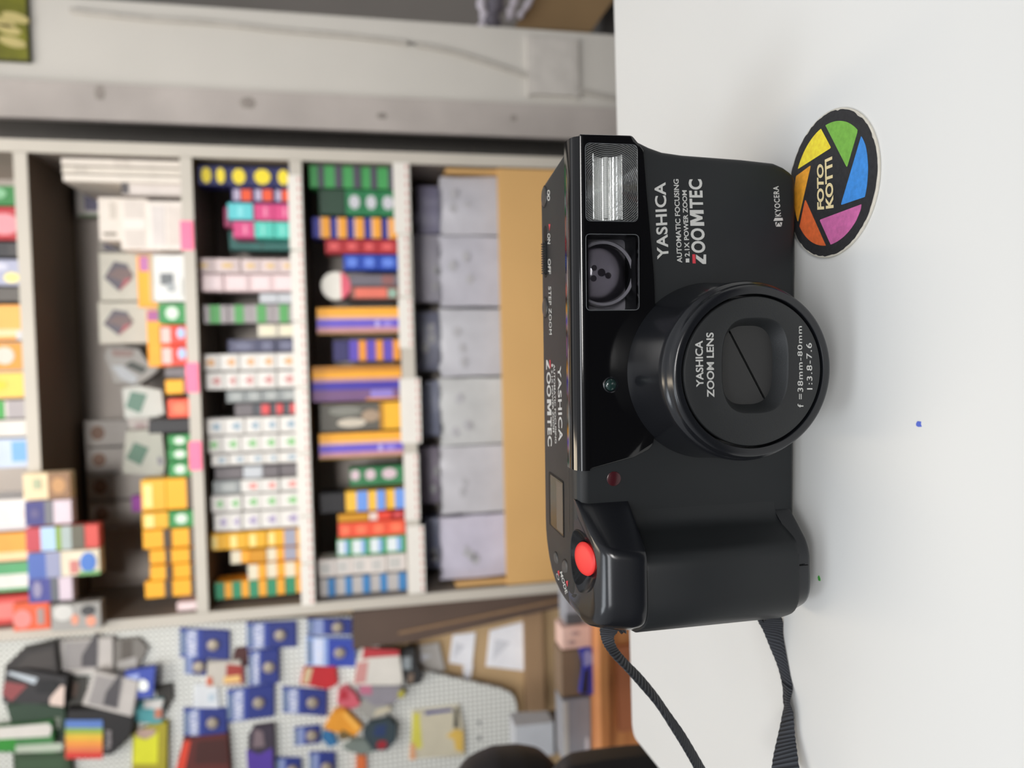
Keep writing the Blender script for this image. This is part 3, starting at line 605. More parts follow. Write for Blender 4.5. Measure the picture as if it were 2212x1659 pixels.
def white(mark): return ('d3d0cb', [(.1, .1, .9, .9, 'dedbd6'), (.28, .22, .72, .52, mark), (.42, .50, .58, .66, mark)])
ST = {
 'navyyel': ('navy film box with yellow patch', '23275e', [(.1, .1, .9, .75, 'f0d92c', 1)]),
 'navyred': ('navy film box with orange-red band', '2b2c66', [(.12, .62, .88, .92, 'b9aec6'), (.1, .08, .9, .56, 'e8552b')]),
 'teal': ('teal film box', '4fc4b4', [(.15, .5, .8, .62, '8fe0d4')]), 'cyan': ('light blue film box', '5fc8cf', [(.15, .4, .8, .6, '85dbe0')]),
 'mag': ('magenta film box', 'd2437f', [(.2, .35, .8, .5, 'ec8cb0')]),
 'tealdk': ('dark teal film box', '2c7f79', []),
 'pinkwh': ('pinkish white canister box', 'd8c6c4', [(.2, .1, .8, .5, 'c9b7b6'), (.35, .3, .65, .7, 'd9b878')]),
 'palepk': ('pale pink film box', 'dcc5c6', [(.15, .15, .85, .85, 'e6d3d4')]),
 'grngry': ('grey film box with green band', '9d9698', [(0, .3, 1, .72, '4d9a52')]),
 'cream': ('cream coloured film box', 'd8d2c0', [(.2, .2, .8, .8, 'e4dcc0')]), 'palebl': ('pale grey film box', 'bfc3c8', []),
 'lensgr': ('dark blue grey box', '4a4c66', [(.15, .2, .8, .8, '6a6c84', 1)]),
 'w_or': ('white film box with orange mark',)+white('d8a878'), 'w_rd': ('white film box with red mark',)+white('c98f8c'),
 'w_bl': ('white film box with blue mark',)+white('93a9b8'), 'w_gr': ('white film box with green mark',)+white('86bd80'),
 'w_pu': ('white film box with purple mark',)+white('a79bbb'), 'w_rr': ('white film box with bright red mark',)+white('dd8d86'),
 'grey': ('grey film box', '8f9494', [(.2, .2, .8, .7, 'a9adab')]), 'dkred': ('dark film box with red end', '4a4e54', [(.1, .05, .9, .55, 'd4484a')]),
 'dkgry': ('dark grey film box', '6b6568', []),
 'yel': ('yellow film box', 'e8ad24', [(.1, .55, .85, .9, 'f6dc8a')]), 'whyel': ('white and yellow film box', 'f2a92b', [(0, .45, 1, 1, 'e0d6bc')]),
 'blyel': ('grey blue and yellow film box', 'f0b03a', [(0, .35, 1, 1, '9a9cae')]),
 'gryel': ('green and yellow film box', 'eda52a', [(0, .45, 1, 1, '2f8a63')]),
 'grn': ('green film box with dark end', '3f9a52', [(0, 0, 1, .42, '4b4656')]), 'grncir': ('dark green film box with white dot', '1f7a4a', [(.25, .15, .8, .8, 'c8c8cf', 1)]),
 'grndk': ('very dark green film box', '1d3f2c', []),
 'navor': ('navy and orange film box', '2b2d8c', [(0, 0, 1, .45, 'f0a32d'), (0, .45, 1, .58, 'e2b69a')]), 'red': ('red film box', 'b1262e', [(.25, .25, .75, .8, 'dc5a5a', 1)]),
 'blue': ('bright blue film box', '1b46b0', [(.2, .2, .8, .8, '5f83e0', 1)]),
 'orpur': ('orange and purple film box', 'e6962c', [(0, .45, 1, 1, '5a45b4')]),
 'dkpur': ('dark purple film box', '2a2560', []),
 'grnpk': ('green film box with pink white dot', '2f7a4a', [(.3, .3, .9, .95, 'd3bcc4', 1)]),
 'yelbl': ('yellow and blue film box', 'f2bd3c', [(0, 0, 1, .5, '6f9be6')]), 'yeldk': ('deep yellow film box', 'cf8f12', []),
 'redwh': ('red film box with white top', 'e5442f', [(.0, .62, 1, 1, 'e7cfc6')]), 'orred': ('orange-red film box', 'ef5a3c', [(.2, .2, .8, .8, 'f27a55', 1)]),
 'grnbl': ('green box with white and blue stripes', '44a862', [(.1, .45, .9, .95, 'dfe8ea'), (.1, .2, .9, .45, '86aee0')]),
 'whgry': ('off-white film box with grey print', 'ddd5cf', [(.2, .3, .8, .85, 'c0bfbb')]), 'grybl': ('grey film box with blue band', 'b8b4b2', [(0, 0, 1, .42, '3f82bd')]),
 'yelpr': ('bright yellow box with dark print', 'f2ac1a', [(.0, .0, 1, .28, '4a3a2c')]), 'grntx': ('green box with white print', '2f8a46', [(.2, .3, .85, .75, 'cfe0cf', 1)]),
 'black': ('black film box', '17161a', []),
 'redinst': ('red box with white and blue print', 'e4402f', [(.1, .62, .9, .95, 'e8bcb4'), (.3, .1, .9, .4, 'a7bfe0', 1)]),
}
ORD = ['zero', 'first', 'second', 'third', 'fourth', 'fifth', 'sixth', 'seventh', 'eighth', 'ninth', 'tenth', 'eleventh', 'twelfth', 'thirteenth', 'fourteenth', 'fifteenth', 'sixteenth', 'seventeenth', 'eighteenth', 'nineteenth', 'twentieth', 'twenty-first', 'twenty-second', 'twenty-third', 'twenty-fourth', 'twenty-fifth', 'twenty-sixth']
NAMES = {2: 'third shelf', 3: 'fourth shelf', 1: 'second shelf'}
SEEN = {}
def film_box(style, x0, x1, z0, z1, Y, dep, label, group):
    key = (style, round(dep, 3)); d, base, marks = ST[style]
    sx, sz = (x1-x0), (z1-z0)
    if key in SEEN:                                    # a copy of the first of its kind, scaled to its own size
        o, w, h = SEEN[key]; c = o.copy(); COL.objects.link(c)
        c.location = ((x0+x1)/2, Y, z0); c.scale = (sx/w, 1, sz/h)
    else:
        c = box_thing('film_box', x0, x1, z0, z1, Y, dep, base, marks); SEEN[key] = (c, sx, sz)
    c['group'] = group; meta(c, label, 'box'); c.rotation_euler = (0, 0, random.uniform(-.015, .015)); return c
def tier(k, cols, Y0=1.735, dep=.055):
    zs = SH[k][1]; cols = sorted(cols, key=lambda c: c[0]); last = None
    for i, (y0, y1, dy, items) in enumerate(cols):
        Y = Y0+dy; z = zs; n = len(items); xm = (items[0][1]+items[-1][2])/2
        X0, X1 = atY(xm, y1, Y).x, atY(xm, y0, Y).x
        X0 = max(X0, XL+.0235); X1 = min(X1, XRR-.0255)
        if last is not None and dy < .05: X1 = min(X1, last-.0015)
        if dy < .05: last = X0
        for j in range(n-1, -1, -1):
            stl, xa, xb = items[j]
            h = (xb-xa)/F*(Y*1.04); 
            if j == n-1: h = atY(xa, (y0+y1)/2, Y).z-zs
            pos = ['topmost', 'second from top', 'third from top', 'fourth from top', 'fifth from top'][j]
            if n == 1: pos = 'alone'
            lb = '%s, %s in %s column from right, %s' % (ST[stl][0], pos, ORD[i+1], NAMES[k])
            if len(lb.split()) > 16: lb = lb.replace('second from top', 'second down').replace('third from top', 'third down').replace('fourth from top', 'fourth down').replace('fifth from top', 'fifth down')
            film_box(stl, X0+.0006, X1-.0006, z+.0002, z+h-.0004, Y+random.uniform(-.003, .003), dep, lb, 'film boxes on the '+NAMES[k]); z += h
T2 = [
 (360, 403, 0, [('navyyel', 450, 478), ('navyyel', 478, 503), ('navyyel', 503, 542), ('navyyel', 542, 590), ('navyyel', 590, 632)]),
 (405, 438, .004, [('navyred', 512, 553), ('navyred', 553, 592), ('navyred', 592, 632)]),
 (439, 476, 0, [('cyan', 505, 553), ('mag', 553, 592), ('mag', 592, 632)]),
 (478, 515, .004, [('mag', 515, 555), ('teal', 555, 592), ('teal', 592, 632)]),
 (558, 590, .0, [('pinkwh', 440, 482), ('pinkwh', 482, 530), ('pinkwh', 530, 568), ('pinkwh', 568, 604), ('pinkwh', 604, 632)]),
 (592, 630, .0, [('palepk', 455, 497), ('palepk', 497, 545), ('palepk', 545, 588), ('palepk', 588, 632)]),
 (633, 656, .01, [('palebl', 565, 600), ('palebl', 600, 632)]),
 (658, 698, .0, [('grngry', 458, 505), ('grngry', 505, 547), ('grngry', 547, 590), ('grngry', 590, 632)]),
 (700, 728, .01, [('cream', 562, 600), ('cream', 600, 632)]),
 (732, 761, .006, [('lensgr', 505, 563), ('lensgr', 563, 595), ('lensgr', 595, 632)]),
 (763, 800, 0, [('w_or', 450, 490), ('w_or', 490, 527), ('w_or', 527, 562), ('w_or', 562, 597), ('w_or', 597, 634)]),
 (802, 840, .003, [('w_rd', 464, 500), ('w_rd', 500, 526), ('w_rd', 526, 561), ('w_rd', 561, 598), ('w_rd', 598, 634)]),
 (842, 868, .006, [('grey', 503, 538), ('grey', 538, 570), ('grey', 570, 603), ('grey', 603, 634)]),
 (870, 898, .004, [('dkgry', 520, 556), ('dkred', 556, 588), ('dkred', 588, 612), ('dkred', 612, 636)]),
 (898, 937, 0, [('w_bl', 462, 500), ('w_bl', 500, 538), ('w_bl', 538, 571), ('w_bl', 571, 603), ('w_bl', 603, 636)]),
 (939, 976, .003, [('w_gr', 457, 495), ('w_gr', 495, 530), ('w_gr', 530, 567), ('w_gr', 567, 602), ('w_gr', 602, 636)]),
 (978, 1003, .005, [('w_bl', 475, 508), ('w_bl', 508, 542), ('w_bl', 542, 576), ('w_bl', 576, 603), ('w_bl', 603, 636)]),
 (1006, 1032, .008, [('dkgry', 482, 535), ('palebl', 535, 572), ('dkgry', 572, 603), ('dkgry', 603, 636)]),
 (1034, 1064, .0, [('grey', 478, 530), ('w_rr', 530, 569), ('w_rr', 569, 604), ('w_rr', 604, 638)]),
 (1066, 1102, .003, [('w_gr', 474, 503), ('w_gr', 503, 533), ('w_gr', 533, 568), ('w_gr', 568, 604), ('w_gr', 604, 638)]),
 (1104, 1143, .0, [('w_pu', 480, 510), ('w_pu', 510, 533), ('w_pu', 533, 568), ('w_pu', 568, 605), ('w_pu', 605, 638)]),
 (1147, 1183, .002, [('yel', 470, 508), ('yel', 508, 544), ('yel', 544, 580), ('yel', 580, 614), ('blyel', 614, 640)]),
 (1185, 1213, .006, [('whyel', 512, 547), ('yeldk', 547, 580), ('whyel', 580, 614), ('blyel', 614, 640)]),
 (1215, 1248, .0, [('whyel', 545, 580), ('whyel', 580, 616), ('whyel', 616, 640)]),
 (1250, 1288, .002, [('gryel', 483, 515), ('gryel', 515, 547), ('gryel', 547, 581), ('gryel', 581, 616), ('gryel', 616, 642)]),
]
tier(2, T2)
T3 = [
 (356, 408, 0, [('grn', 682, 710), ('grn', 710, 746), ('grn', 746, 782), ('grn', 782, 815), ('grn', 815, 856)]),
 (410, 466, .004, [('grndk', 700, 752), ('grncir', 752, 786), ('grncir', 786, 818), ('grncir', 818, 858)]),
 (470, 515, .0, [('navor', 688, 722), ('navor', 722, 755), ('navor', 755, 789), ('navor', 789, 823), ('navor', 823, 860)]),
 (517, 548, .004, [('red', 712, 748), ('red', 748, 783), ('red', 783, 816), ('red', 816, 860)]),
 (550, 584, .0, [('blue', 748, 782), ('blue', 782, 816), ('blue', 816, 860)]),
 (734, 780, .006, [('dkpur', 728, 759), ('orpur', 759, 794), ('orpur', 794, 828), ('orpur', 828, 862)]),
 (1008, 1048, .004, [('grnpk', 760, 789), ('grnpk', 789, 822), ('grnpk', 822, 864)]),
 (1060, 1104, .0, [('black', 702, 752), ('yelbl', 752, 797), ('yelbl', 797, 832), ('yelbl', 832, 866)]),
 (1106, 1124, .004, [('yeldk', 738, 800), ('redwh', 800, 845), ('red', 845, 868)]),
 (1126, 1158, .0, [('orred', 738, 766), ('orred', 766, 802), ('orred', 802, 836), ('orred', 836, 868)]),
 (1160, 1198, .003, [('grnbl', 735, 764), ('grnbl', 764, 800), ('grnbl', 800, 834), ('grnbl', 834, 870)]),
 (1202, 1240, .0, [('whgry', 697, 732), ('whgry', 732, 765), ('whgry', 765, 800), ('whgry', 800, 834), ('whgry', 834, 872)]),
 (1243, 1286, .003, [('grybl', 697, 732), ('grybl', 732, 766), ('grybl', 766, 802), ('grybl', 802, 837), ('grybl', 837, 874)]),
]
tier(3, T3)
def item(name, label, cat, x0, y0, x1, y1, Y, dep, base, marks=(), rest=None, group=None, rz=0):
    a, c, z0, z1 = span(x0, y0, x1, y1, Y)
    a = max(a, XL+.0235) if 1.69 < Y < 1.99 else a
    if rest is not None: z0 = rest+.0003
    o = box_thing(name, a+.0005, c-.0005, z0, z1, Y, dep, base, marks, rz); meta(o, label, cat, group); return o
# rows standing behind the front columns
for x0, y0, x1, y1, hx, lb in ((484, 448, 632, 492, 'b5406f', 'tall magenta film pack behind the light blue boxes on the third shelf'),
                               (495, 500, 632, 541, '2c6f69', 'tall dark teal film pack behind the magenta boxes, third shelf')):
    item('film_pack', lb, 'box', x0, y0, x1, y1, 1.80, .05, hx, [(.1, .5, .9, .52, '444444')], SH[2][1], 'tall film packs on the third shelf')
z3 = SH[3][1]
g3 = 'tall film packs on the fourth shelf'
pk = [(.68, .0, 1, 1, 'f2a928'), (.56, 0, .68, 1, 'e0b090'), (.26, 0, .56, 1, '6654c4'), (.08, 0, .26, 1, 'c08a94'), (.26, .25, .5, .3, 'b9aee6'), (.26, .1, .5, .2, '8f80d8')]
item('film_pack', 'upright yellow and purple film pack left of the red and white roll, fourth shelf', 'box', 685, 664, 858, 722, 1.735, .05, 'a37a3c', pk, z3, g3)
item('film_pack', 'upright yellow and deep purple film pack in the middle of the fourth shelf', 'box', 672, 790, 860, 866, 1.73, .05, '7a5078', [(.82, 0, 1, 1, 'b9790f'), (.66, 0, .84, 1, 'eea51c'), (.55, 0, .66, 1, 'b98a86'), (.32, 0, .55, 1, '3b2ca0'), (.0, .0, .32, 1, '72507c'), (.06, .1, .3, .35, '8d7cc8'), (.0, 0, .07, .4, 'd08a50')], z3, g3)
item('film_pack', 'upright yellow and purple film pack left of the box with a grey photo', 'box', 690, 934, 862, 990, 1.735, .05, 'a58038', pk, z3, g3)
item('film_pack', 'yellow film pack printed with a grey group photo, middle of fourth shelf', 'box', 692, 870, 860, 930, 1.735, .05, 'f0b428', [(.0, .27, 1, 1, '57544c'), (.12, .45, .45, .8, 'c9bfae', 1), (.3, .28, .75, .5, 'a58f78', 1), (.55, .5, .9, .9, '7f7f76', 1), (0, .23, 1, .28, 'b07c14')], z3, g3)
# white roll and small packets
wr_ = empty('film_spool', (0, 0, 0)); a, c, z0, z1 = span(693, 588, 757, 646, 1.74); wr_.location = ((a+c)/2, 1.74, (z0+z1)/2)
meta(wr_, 'round white spool with a pink red lower edge on the fourth shelf', 'spool')
b = MB(); R0 = (z1-z0)/2; b.lathe([(R0*.2, 0), (R0*.95, 0), (R0, .004), (R0, .05), (R0*.9, .052)], (0, 0, 0), 40); b.obj('spool_body', hexm('e4e0d6'), wr_, smooth=40)
b = MB(); b.prism([(R0*1.01*math.cos(t_), R0*1.01*math.sin(t_)) for t_ in [PI*1.12+PI*.76*k/16 for k in range(17)]], -.001, .0505); b.obj('red_label', hexm('dc5a70'), wr_)
item('small_packet', 'grey packet under the white spool on the fourth shelf', 'packet', 757, 592, 862, 618, 1.735, .05, '6b6670', [(.1, .1, .9, .35, '8a5a58')], z3)
item('small_packet', 'orange-red packet beside the grey one under the white spool', 'packet', 757, 619, 862, 646, 1.732, .05, '8f5a50', [(.1, .25, .9, .9, 'e0705c'), (.1, .05, .8, .22, '8fb0a0')], z3)
sup_z = None
# ---------------- second shelf (tier 1)
z1_ = SH[1][1]; g1 = 'white boxes on the second shelf'
item('white_box', 'tall white box standing at the far right of the second shelf', 'box', 132, 344, 398, 361, 1.72, .2, 'd8d0c6', [(.1, .45, .9, .58, 'cfc6bc'), (0, 0, .12, 1, 'b9b0a6')], z1_, g1)
item('white_box', 'tall white box, second from the far right of second shelf', 'box', 134, 362, 398, 379, 1.72, .2, 'd5cdc1', [(0, 0, .15, 1, 'b5aca2'), (.2, .8, .9, .9, 'c5bdb2')], z1_, g1)
item('white_box', 'tall white box, third from the far right of second shelf', 'box', 136, 380, 398, 395, 1.72, .2, 'e2dacf', [(0, 0, .15, 1, 'b9b0a6')], z1_, g1)
item('white_box', 'low white box lying beside the tall white boxes, with dark upper end', 'box', 262, 397, 398, 423, 1.725, .18, 'cfc6c0', [(0, .88, 1, 1, '4a4648'), (0, 0, .12, 1, 'b3aaa4')], z1_, g1)
def stack_items(rest, rows):
    z = rest
    for name, label, cat, x0, y0, x1, y1, Y, dep, base, marks, group in reversed(rows):
        o = item(name, label, cat, x0, y0, x1, y1, Y, dep, base, marks, z, group); z = o.location.z+(span(x0, y0, x1, y1, Y)[3]-z)+.0003
stack_items(z1_, [
 ('carton', 'white carton topmost of three, second shelf beside the tall white boxes', 'box', 213, 426, 260, 520, 1.74, .16, 'd9d0c6', [(.12, .2, .18, .8, '5a4c38'), (.5, .2, .9, .5, 'c6bdb2')], 'white cartons stacked on the second shelf'),
 ('carton', 'white carton with faint print, middle one of three on second shelf', 'box', 260, 428, 320, 540, 1.735, .16, 'dcd3ca', [(.05, .15, .95, .85, 'cec5bd'), (.4, .1, .6, .9, 'e2dad2')], 'white cartons stacked on the second shelf'),
 ('carton', 'white carton with faint print, lowest of three on second shelf', 'box', 320, 434, 398, 541, 1.73, .16, 'e0d8d0', [(.1, .1, .9, .48, 'd0c7bf'), (.1, .55, .9, .9, 'cfc8c4')], 'white cartons stacked on the second shelf')])
item('instant_film_box', 'grey white photo box high at right, behind the white cartons', 'box', 163, 402, 398, 470, 1.915, .035, 'b4b0ac', [(.2, .80, .75, .93, '5d5a72'), (.3, .77, .6, .82, 'b08c94'), (0, .72, .06, .98, '3c6a2c')], z1_)
def photo_box(label, x0, y0, x1, y1, Y, rest, dep=.1):
    o = item('camera_carton', label, 'box', x0, y0, x1, y1, Y, dep, 'b9b5a8', (), rest, 'pale camera cartons on the second shelf')
    a, c, z0, z1 = span(x0, y0, x1, y1, Y); z0 = rest if rest is not None else z0; w, h = c-a, z1-z0; b = MB()
    f = [(-w*.30, h*.62), (-w*.02, h*.92), (w*.30, h*.66), (w*.22, h*.45), (-.02*w, h*.42)] if rest is None else [(-w*.30, h*.80), (-w*.02, h*.95), (w*.32, h*.84), (w*.26, h*.70), (-.05*w, h*.66)]
    b.prism(f, -.0012, .0002, 0); b.prism([(x*.45+w*.04, z*.97+h*.0) for x, z in f], -.0018, .0002, 1); b.prism([(-w*.30, h*(.62 if rest is None else .80)), (-w*.12, h*(.5 if rest is None else .70)), (-w*.02, h*(.42 if rest is None else .66)), (-w*.05, h*(.55 if rest is None else .74))], -.0021, .0002, 2)
    p = b.obj('camera_picture', [hexm('54505a'), hexm('6d5a58'), hexm('a05358')]); p.parent = o; return o
photo_box('pale carton with a camera picture, left of the white cartons, second shelf', 215, 546, 398, 650, 1.80, z1_)
photo_box('pale carton with a camera picture, behind the green and red boxes', 213, 652, 398, 742, 1.80, z1_)
item('camera_carton', 'pale carton end with dark and red print beside white cartons', 'box', 214, 512, 398, 545, 1.905, .045, 'a8a29a', [(.1, .82, .9, .95, '5a5668'), (.2, .72, .8, .8, '9c5052')], z1_, 'pale camera cartons on the second shelf')
item('camera_box', 'white box with a grey camera picture at the front of second shelf', 'box', 322, 549, 398, 652, 1.722, .07, 'dadbd8', [(.35, .35, .6, .7, '6b6f72'), (.2, .3, .4, .55, '9fa4a6', 1), (.0, .9, 1, 1, 'c6a878'), (.1, .1, .5, .15, 'bdbdb8')], z1_)
item('narrow_box', 'upright orange-yellow box behind the white camera box', 'box', 297, 552, 398, 664, 1.793, .004, 'f4a41e', [(.7, .6, .98, .95, 'b06aa0')], z1_)
item('narrow_box', 'upright orange-yellow box behind the green and red boxes', 'box', 318, 668, 398, 792, 1.79, .008, 'f2a51e', [(.8, .75, .98, .98, 'a55a92')], z1_)
T1 = [
 (655, 700, 0, [('grntx', 342, 402)]), (703, 745, 0, [('redinst', 345, 402)]), (747, 790, 0, [('redinst', 347, 403)]),
 (793, 815, .004, [('dkgry', 355, 403)]), (820, 851, 0, [('yelpr', 357, 404)]), (862, 902, 0, [('orred', 362, 404)]),
 (905, 936, 0, [('black', 320, 405)]), (939, 966, 0, [('grntx', 362, 406)]), (968, 996, .0, [('grntx', 362, 406)]), (998, 1030, 0, [('grntx', 364, 407)]),
 (1034, 1102, 0, [('yel', 313, 358), ('yelpr', 358, 408)]), (1105, 1141, 0, [('yel', 316, 364), ('grntx', 364, 408)]),
 (1143, 1184, 0, [('yelpr', 318, 370), ('yelpr', 370, 410)]), (1186, 1217, 0, [('yelpr', 330, 370), ('yelpr', 370, 410)]),
 (1219, 1251, 0, [('yelpr', 332, 372), ('yelpr', 372, 411)]), (1253, 1290, 0, [('yelpr', 322, 372), ('yelpr', 372, 412)]), (1300, 1328, 0, [('palepk', 382, 414)]),
]
tier(1, T1, 1.72, .06)
item('purple_pack', 'small purple pack beside the lowest photo card, second shelf', 'pack', 284, 1068, 415, 1103, 1.785, .02, '7a1d86', [(.1, .2, .9, .7, '94701c')], z1_)
# bags with green prints and photo cards at the back of the shelf
def card(name, label, cat, poly, Y, th, base, polys=(), group=None):
    P = [atY(x, y, Y) for x, y in poly]; cx_ = sum(p.x for p in P)/len(P); cz_ = sum(p.z for p in P)/len(P)
    mats = [hexm(base)]; b = MB(); pr = [(p.x-cx_, p.z-cz_) for p in P]
    pr2 = [(x*.96, z*.96) for x, z in pr]
    b.loft([[(x, 0, z) for x, z in pr2], [(x, th*.25, z) for x, z in pr], [(x, th, z) for x, z in pr]])
    for i, (hx, pl) in enumerate(polys):
        mats.append(hexm(hx)); pl = [atY(x, y, Y) for x, y in pl]; b.prism([(p.x-cx_, p.z-cz_) for p in pl], -.0006-.0004*i, .0004, i+1)
    o = b.obj(name, mats, loc=(cx_, Y, cz_)); meta(o, label, cat, group); return o
gb = 'clear bags on the second shelf'
card('clear_bag', 'grey clear bag with a dark green print, leaning over the black boxes', 'bag', [(262, 838), (300, 832), (350, 842), (357, 895), (335, 902), (268, 905)], 1.80, .05, 'b9bcb5', [('587a6a', [(283, 845), (318, 852), (303, 893), (271, 880)])], gb)
card('clear_bag', 'grey clear bag with a dark green print, beside the three photo cards', 'bag', [(270, 930), (350, 925), (358, 1000), (355, 1030), (262, 1024)], 1.80, .05, 'a5a499', [('4a6b58', [(290, 955), (322, 968), (304, 1006), (272, 990)]), ('77757c', [(340, 985), (352, 990), (352, 1005), (341, 1003)])], gb)
card('clear_bag', 'pale bag with reddish print between the two bags with green prints', 'bag', [(272, 902), (318, 900), (348, 915), (356, 935), (285, 940)], 1.82, .05, 'a8a09b', [('8f7c7a', [(290, 915), (312, 912), (318, 930), (295, 935)])], gb)
card('folded_bag', 'dark and silver folded bag beside the pale camera cartons', 'bag', [(222, 768), (232, 748), (300, 752), (325, 790), (348, 795), (330, 812), (300, 832), (245, 828)], 1.82, .05, '8b8984', [('2c322c', [(268, 790), (285, 780), (318, 795), (308, 808)]), ('a3a8ac', [(240, 790), (265, 790), (298, 815), (290, 830), (262, 818)]), ('7c6660', [(240, 755), (290, 758), (285, 770), (245, 770)])])
for i, (y0, y1) in enumerate(((905, 962), (964, 1018), (1020, 1077), (1079, 1135))):
    o = item('photo_card', ['topmost', 'second', 'third', 'fourth'][i].replace('topmost', 'first')+' from the right of four grey cards with brown photos at the back', 'card', 182+i*3, y0, 400, y1, 1.90, .03, '9a948e', [(.25, .84, .8, .95, '6b4c38', 1), (0, .0, .04, 1, '6f6a66')], z1_, 'grey photo cards at the back')
# ---------------- top shelf (tier 0)
z0_ = SH[0][1]; g0 = 'boxes on the top shelf'
for lb, y0, y1, base, marks in (
 ('green box at the right end of the top shelf', 400, 444, '2f7a3c', [(.3, .3, .9, .8, '7fb58a', 1)]),
 ('red box with a pink white print on the top shelf', 446, 518, 'b02a33', [(.15, .05, .8, .7, 'd98f97', 1)]),
 ('dark box between the red box and the pale blue box, top shelf', 522, 556, '2a2a2e', [(.1, .1, .9, .3, '3c3a3c')]),
 ('pale blue box with yellow spots on the top shelf', 560, 617, 'a3a6bd', [(.1, .1, .5, .4, 'efe08a', 1), (.55, .3, .9, .9, 'c4c5d4', 1)]),
 ('grey box left of the pale blue one on the top shelf', 620, 652, '56524e', []),
 ('orange and white box on the top shelf beside the grey box', 658, 735, 'eda752', [(.1, .0, .3, 1, 'f3c69a'), (0, 0, .25, .2, 'c4c6cc')]),
 ('ochre box with a white label on the top shelf', 740, 800, 'd08f2e', [(.2, .25, .85, .6, 'ccc4b8', 1)]),
 ('yellow bag of film on the top shelf', 805, 860, 'f3c255', [(.3, .4, .7, .8, 'f9c32e', 1)]),
 ('pink white box with a green stripe on the top shelf', 865, 905, 'd9cdca', [(0, .45, 1, .62, '3f9c46'), (0, 0, 1, .4, 'a09a9c')]),
 ('white box with a black mark on the top shelf', 908, 945, 'd4cfc9', [(.1, .6, .7, .98, '3a2f33')]),
 ('white and light blue box on the top shelf', 948, 1012, 'b9c6dc', [(.2, .0, .9, .35, '6fa3d8'), (0, .6, .5, 1, 'd6cfd4')]),
 ('white glossy box at the left part of the top shelf', 1080, 1148, 'dedad6', [(.2, .2, .8, .8, 'e8d3d0', 1), (0, 0, .15, 1, 'c4c0c4')]),
 ('orange box with a pale lower band on the top shelf', 1152, 1213, 'dd9a3a', [(.0, 0, .3, 1, 'f0c89a')]),
 ('white box with a green frame on the top shelf', 1217, 1280, 'd5d5d0', [(.6, 0, 1, 1, '4e9a66'), (0, 0, .12, 1, '4e9a66'), (.1, 0, .9, .12, '6aa87e')]),
 ('red box at the left end of the top shelf', 1290, 1352, 'c7423c', [(.2, .1, .8, .9, 'db7a74', 1)])):
    item('shelf_box', lb, 'box', -60, y0, 50, y1, 1.73, .12, base, marks, z0_, g0)
# packs hung on the front of the top shelf
gh = 'film packs hung below the top shelf'
HP = [('cream and brown picture pack hung from the top shelf, right end of its row', 50, 1021, 152, 1079, 'e3cda6', [(0, 0, 1, .48, '8a6544'), (.2, .1, .8, .4, 'b98a58', 1), (.4, .62, .8, .8, 'a9b090')]),
 ('navy and pale pink pack hung beside the cream and brown one', 54, 1081, 155, 1134, 'd3c3cc', [(0, .58, 1, 1, '3b3a7a'), (0, .4, 1, .58, '6e6e74'), (.3, .7, .7, .88, '5a5480', 1)]),
 ('long red and light blue pack hung below the top shelf', 56, 1136, 214, 1188, 'cc4b42', [(0, .8, 1, 1, 'b8404c'), (0, .6, 1, .8, 'a9c6e6'), (0, .52, 1, .6, '7c9a34'), (0, .38, 1, .52, 'a3b0ae'), (0, .2, 1, .38, '5d5a4c')]),
 ('long blue and cream patterned pack hung below the top shelf', 60, 1190, 216, 1246, 'd9cfb8', [(0, .75, 1, 1, '4a64ac'), (0, .55, 1, .75, '8f93b0'), (.1, .05, .9, .28, '4674c0', 1), (.1, .3, .6, .42, 'c47a74'), (0, .0, .15, .3, '6aa060')]),
 ('navy and pale pink pack hung beside the blue and cream patterned one', 62, 1248, 157, 1300, 'd0c0cc', [(0, .5, 1, 1, '40438c'), (0, .32, 1, .5, '5c6068'), (.2, .7, .9, .9, '8f8aa8', 1)]),
 ('bright orange-red pack hung at the left end of its row', 28, 1303, 108, 1362, 'df5a32', [(.1, .5, .8, 1, 'd98680', 1), (.2, .15, .8, .35, 'a08a84')]),
 ('grey and white camera pack hung at the left end of its row', 110, 1303, 218, 1362, '9a9894', [(.1, .1, .5, .3, 'e0957a', 1), (.2, .45, .6, .6, 'e0957a', 1), (.4, .55, 1, .95, 'c9c8c4', 1), (.5, .1, .9, .4, '3c3c3e', 1)])]
for lb, x0, y0, x1, y1, base, marks in HP: item('hanging_pack', lb, 'pack', x0, y0, x1, y1, 1.672, .026, base, marks, None, gh)
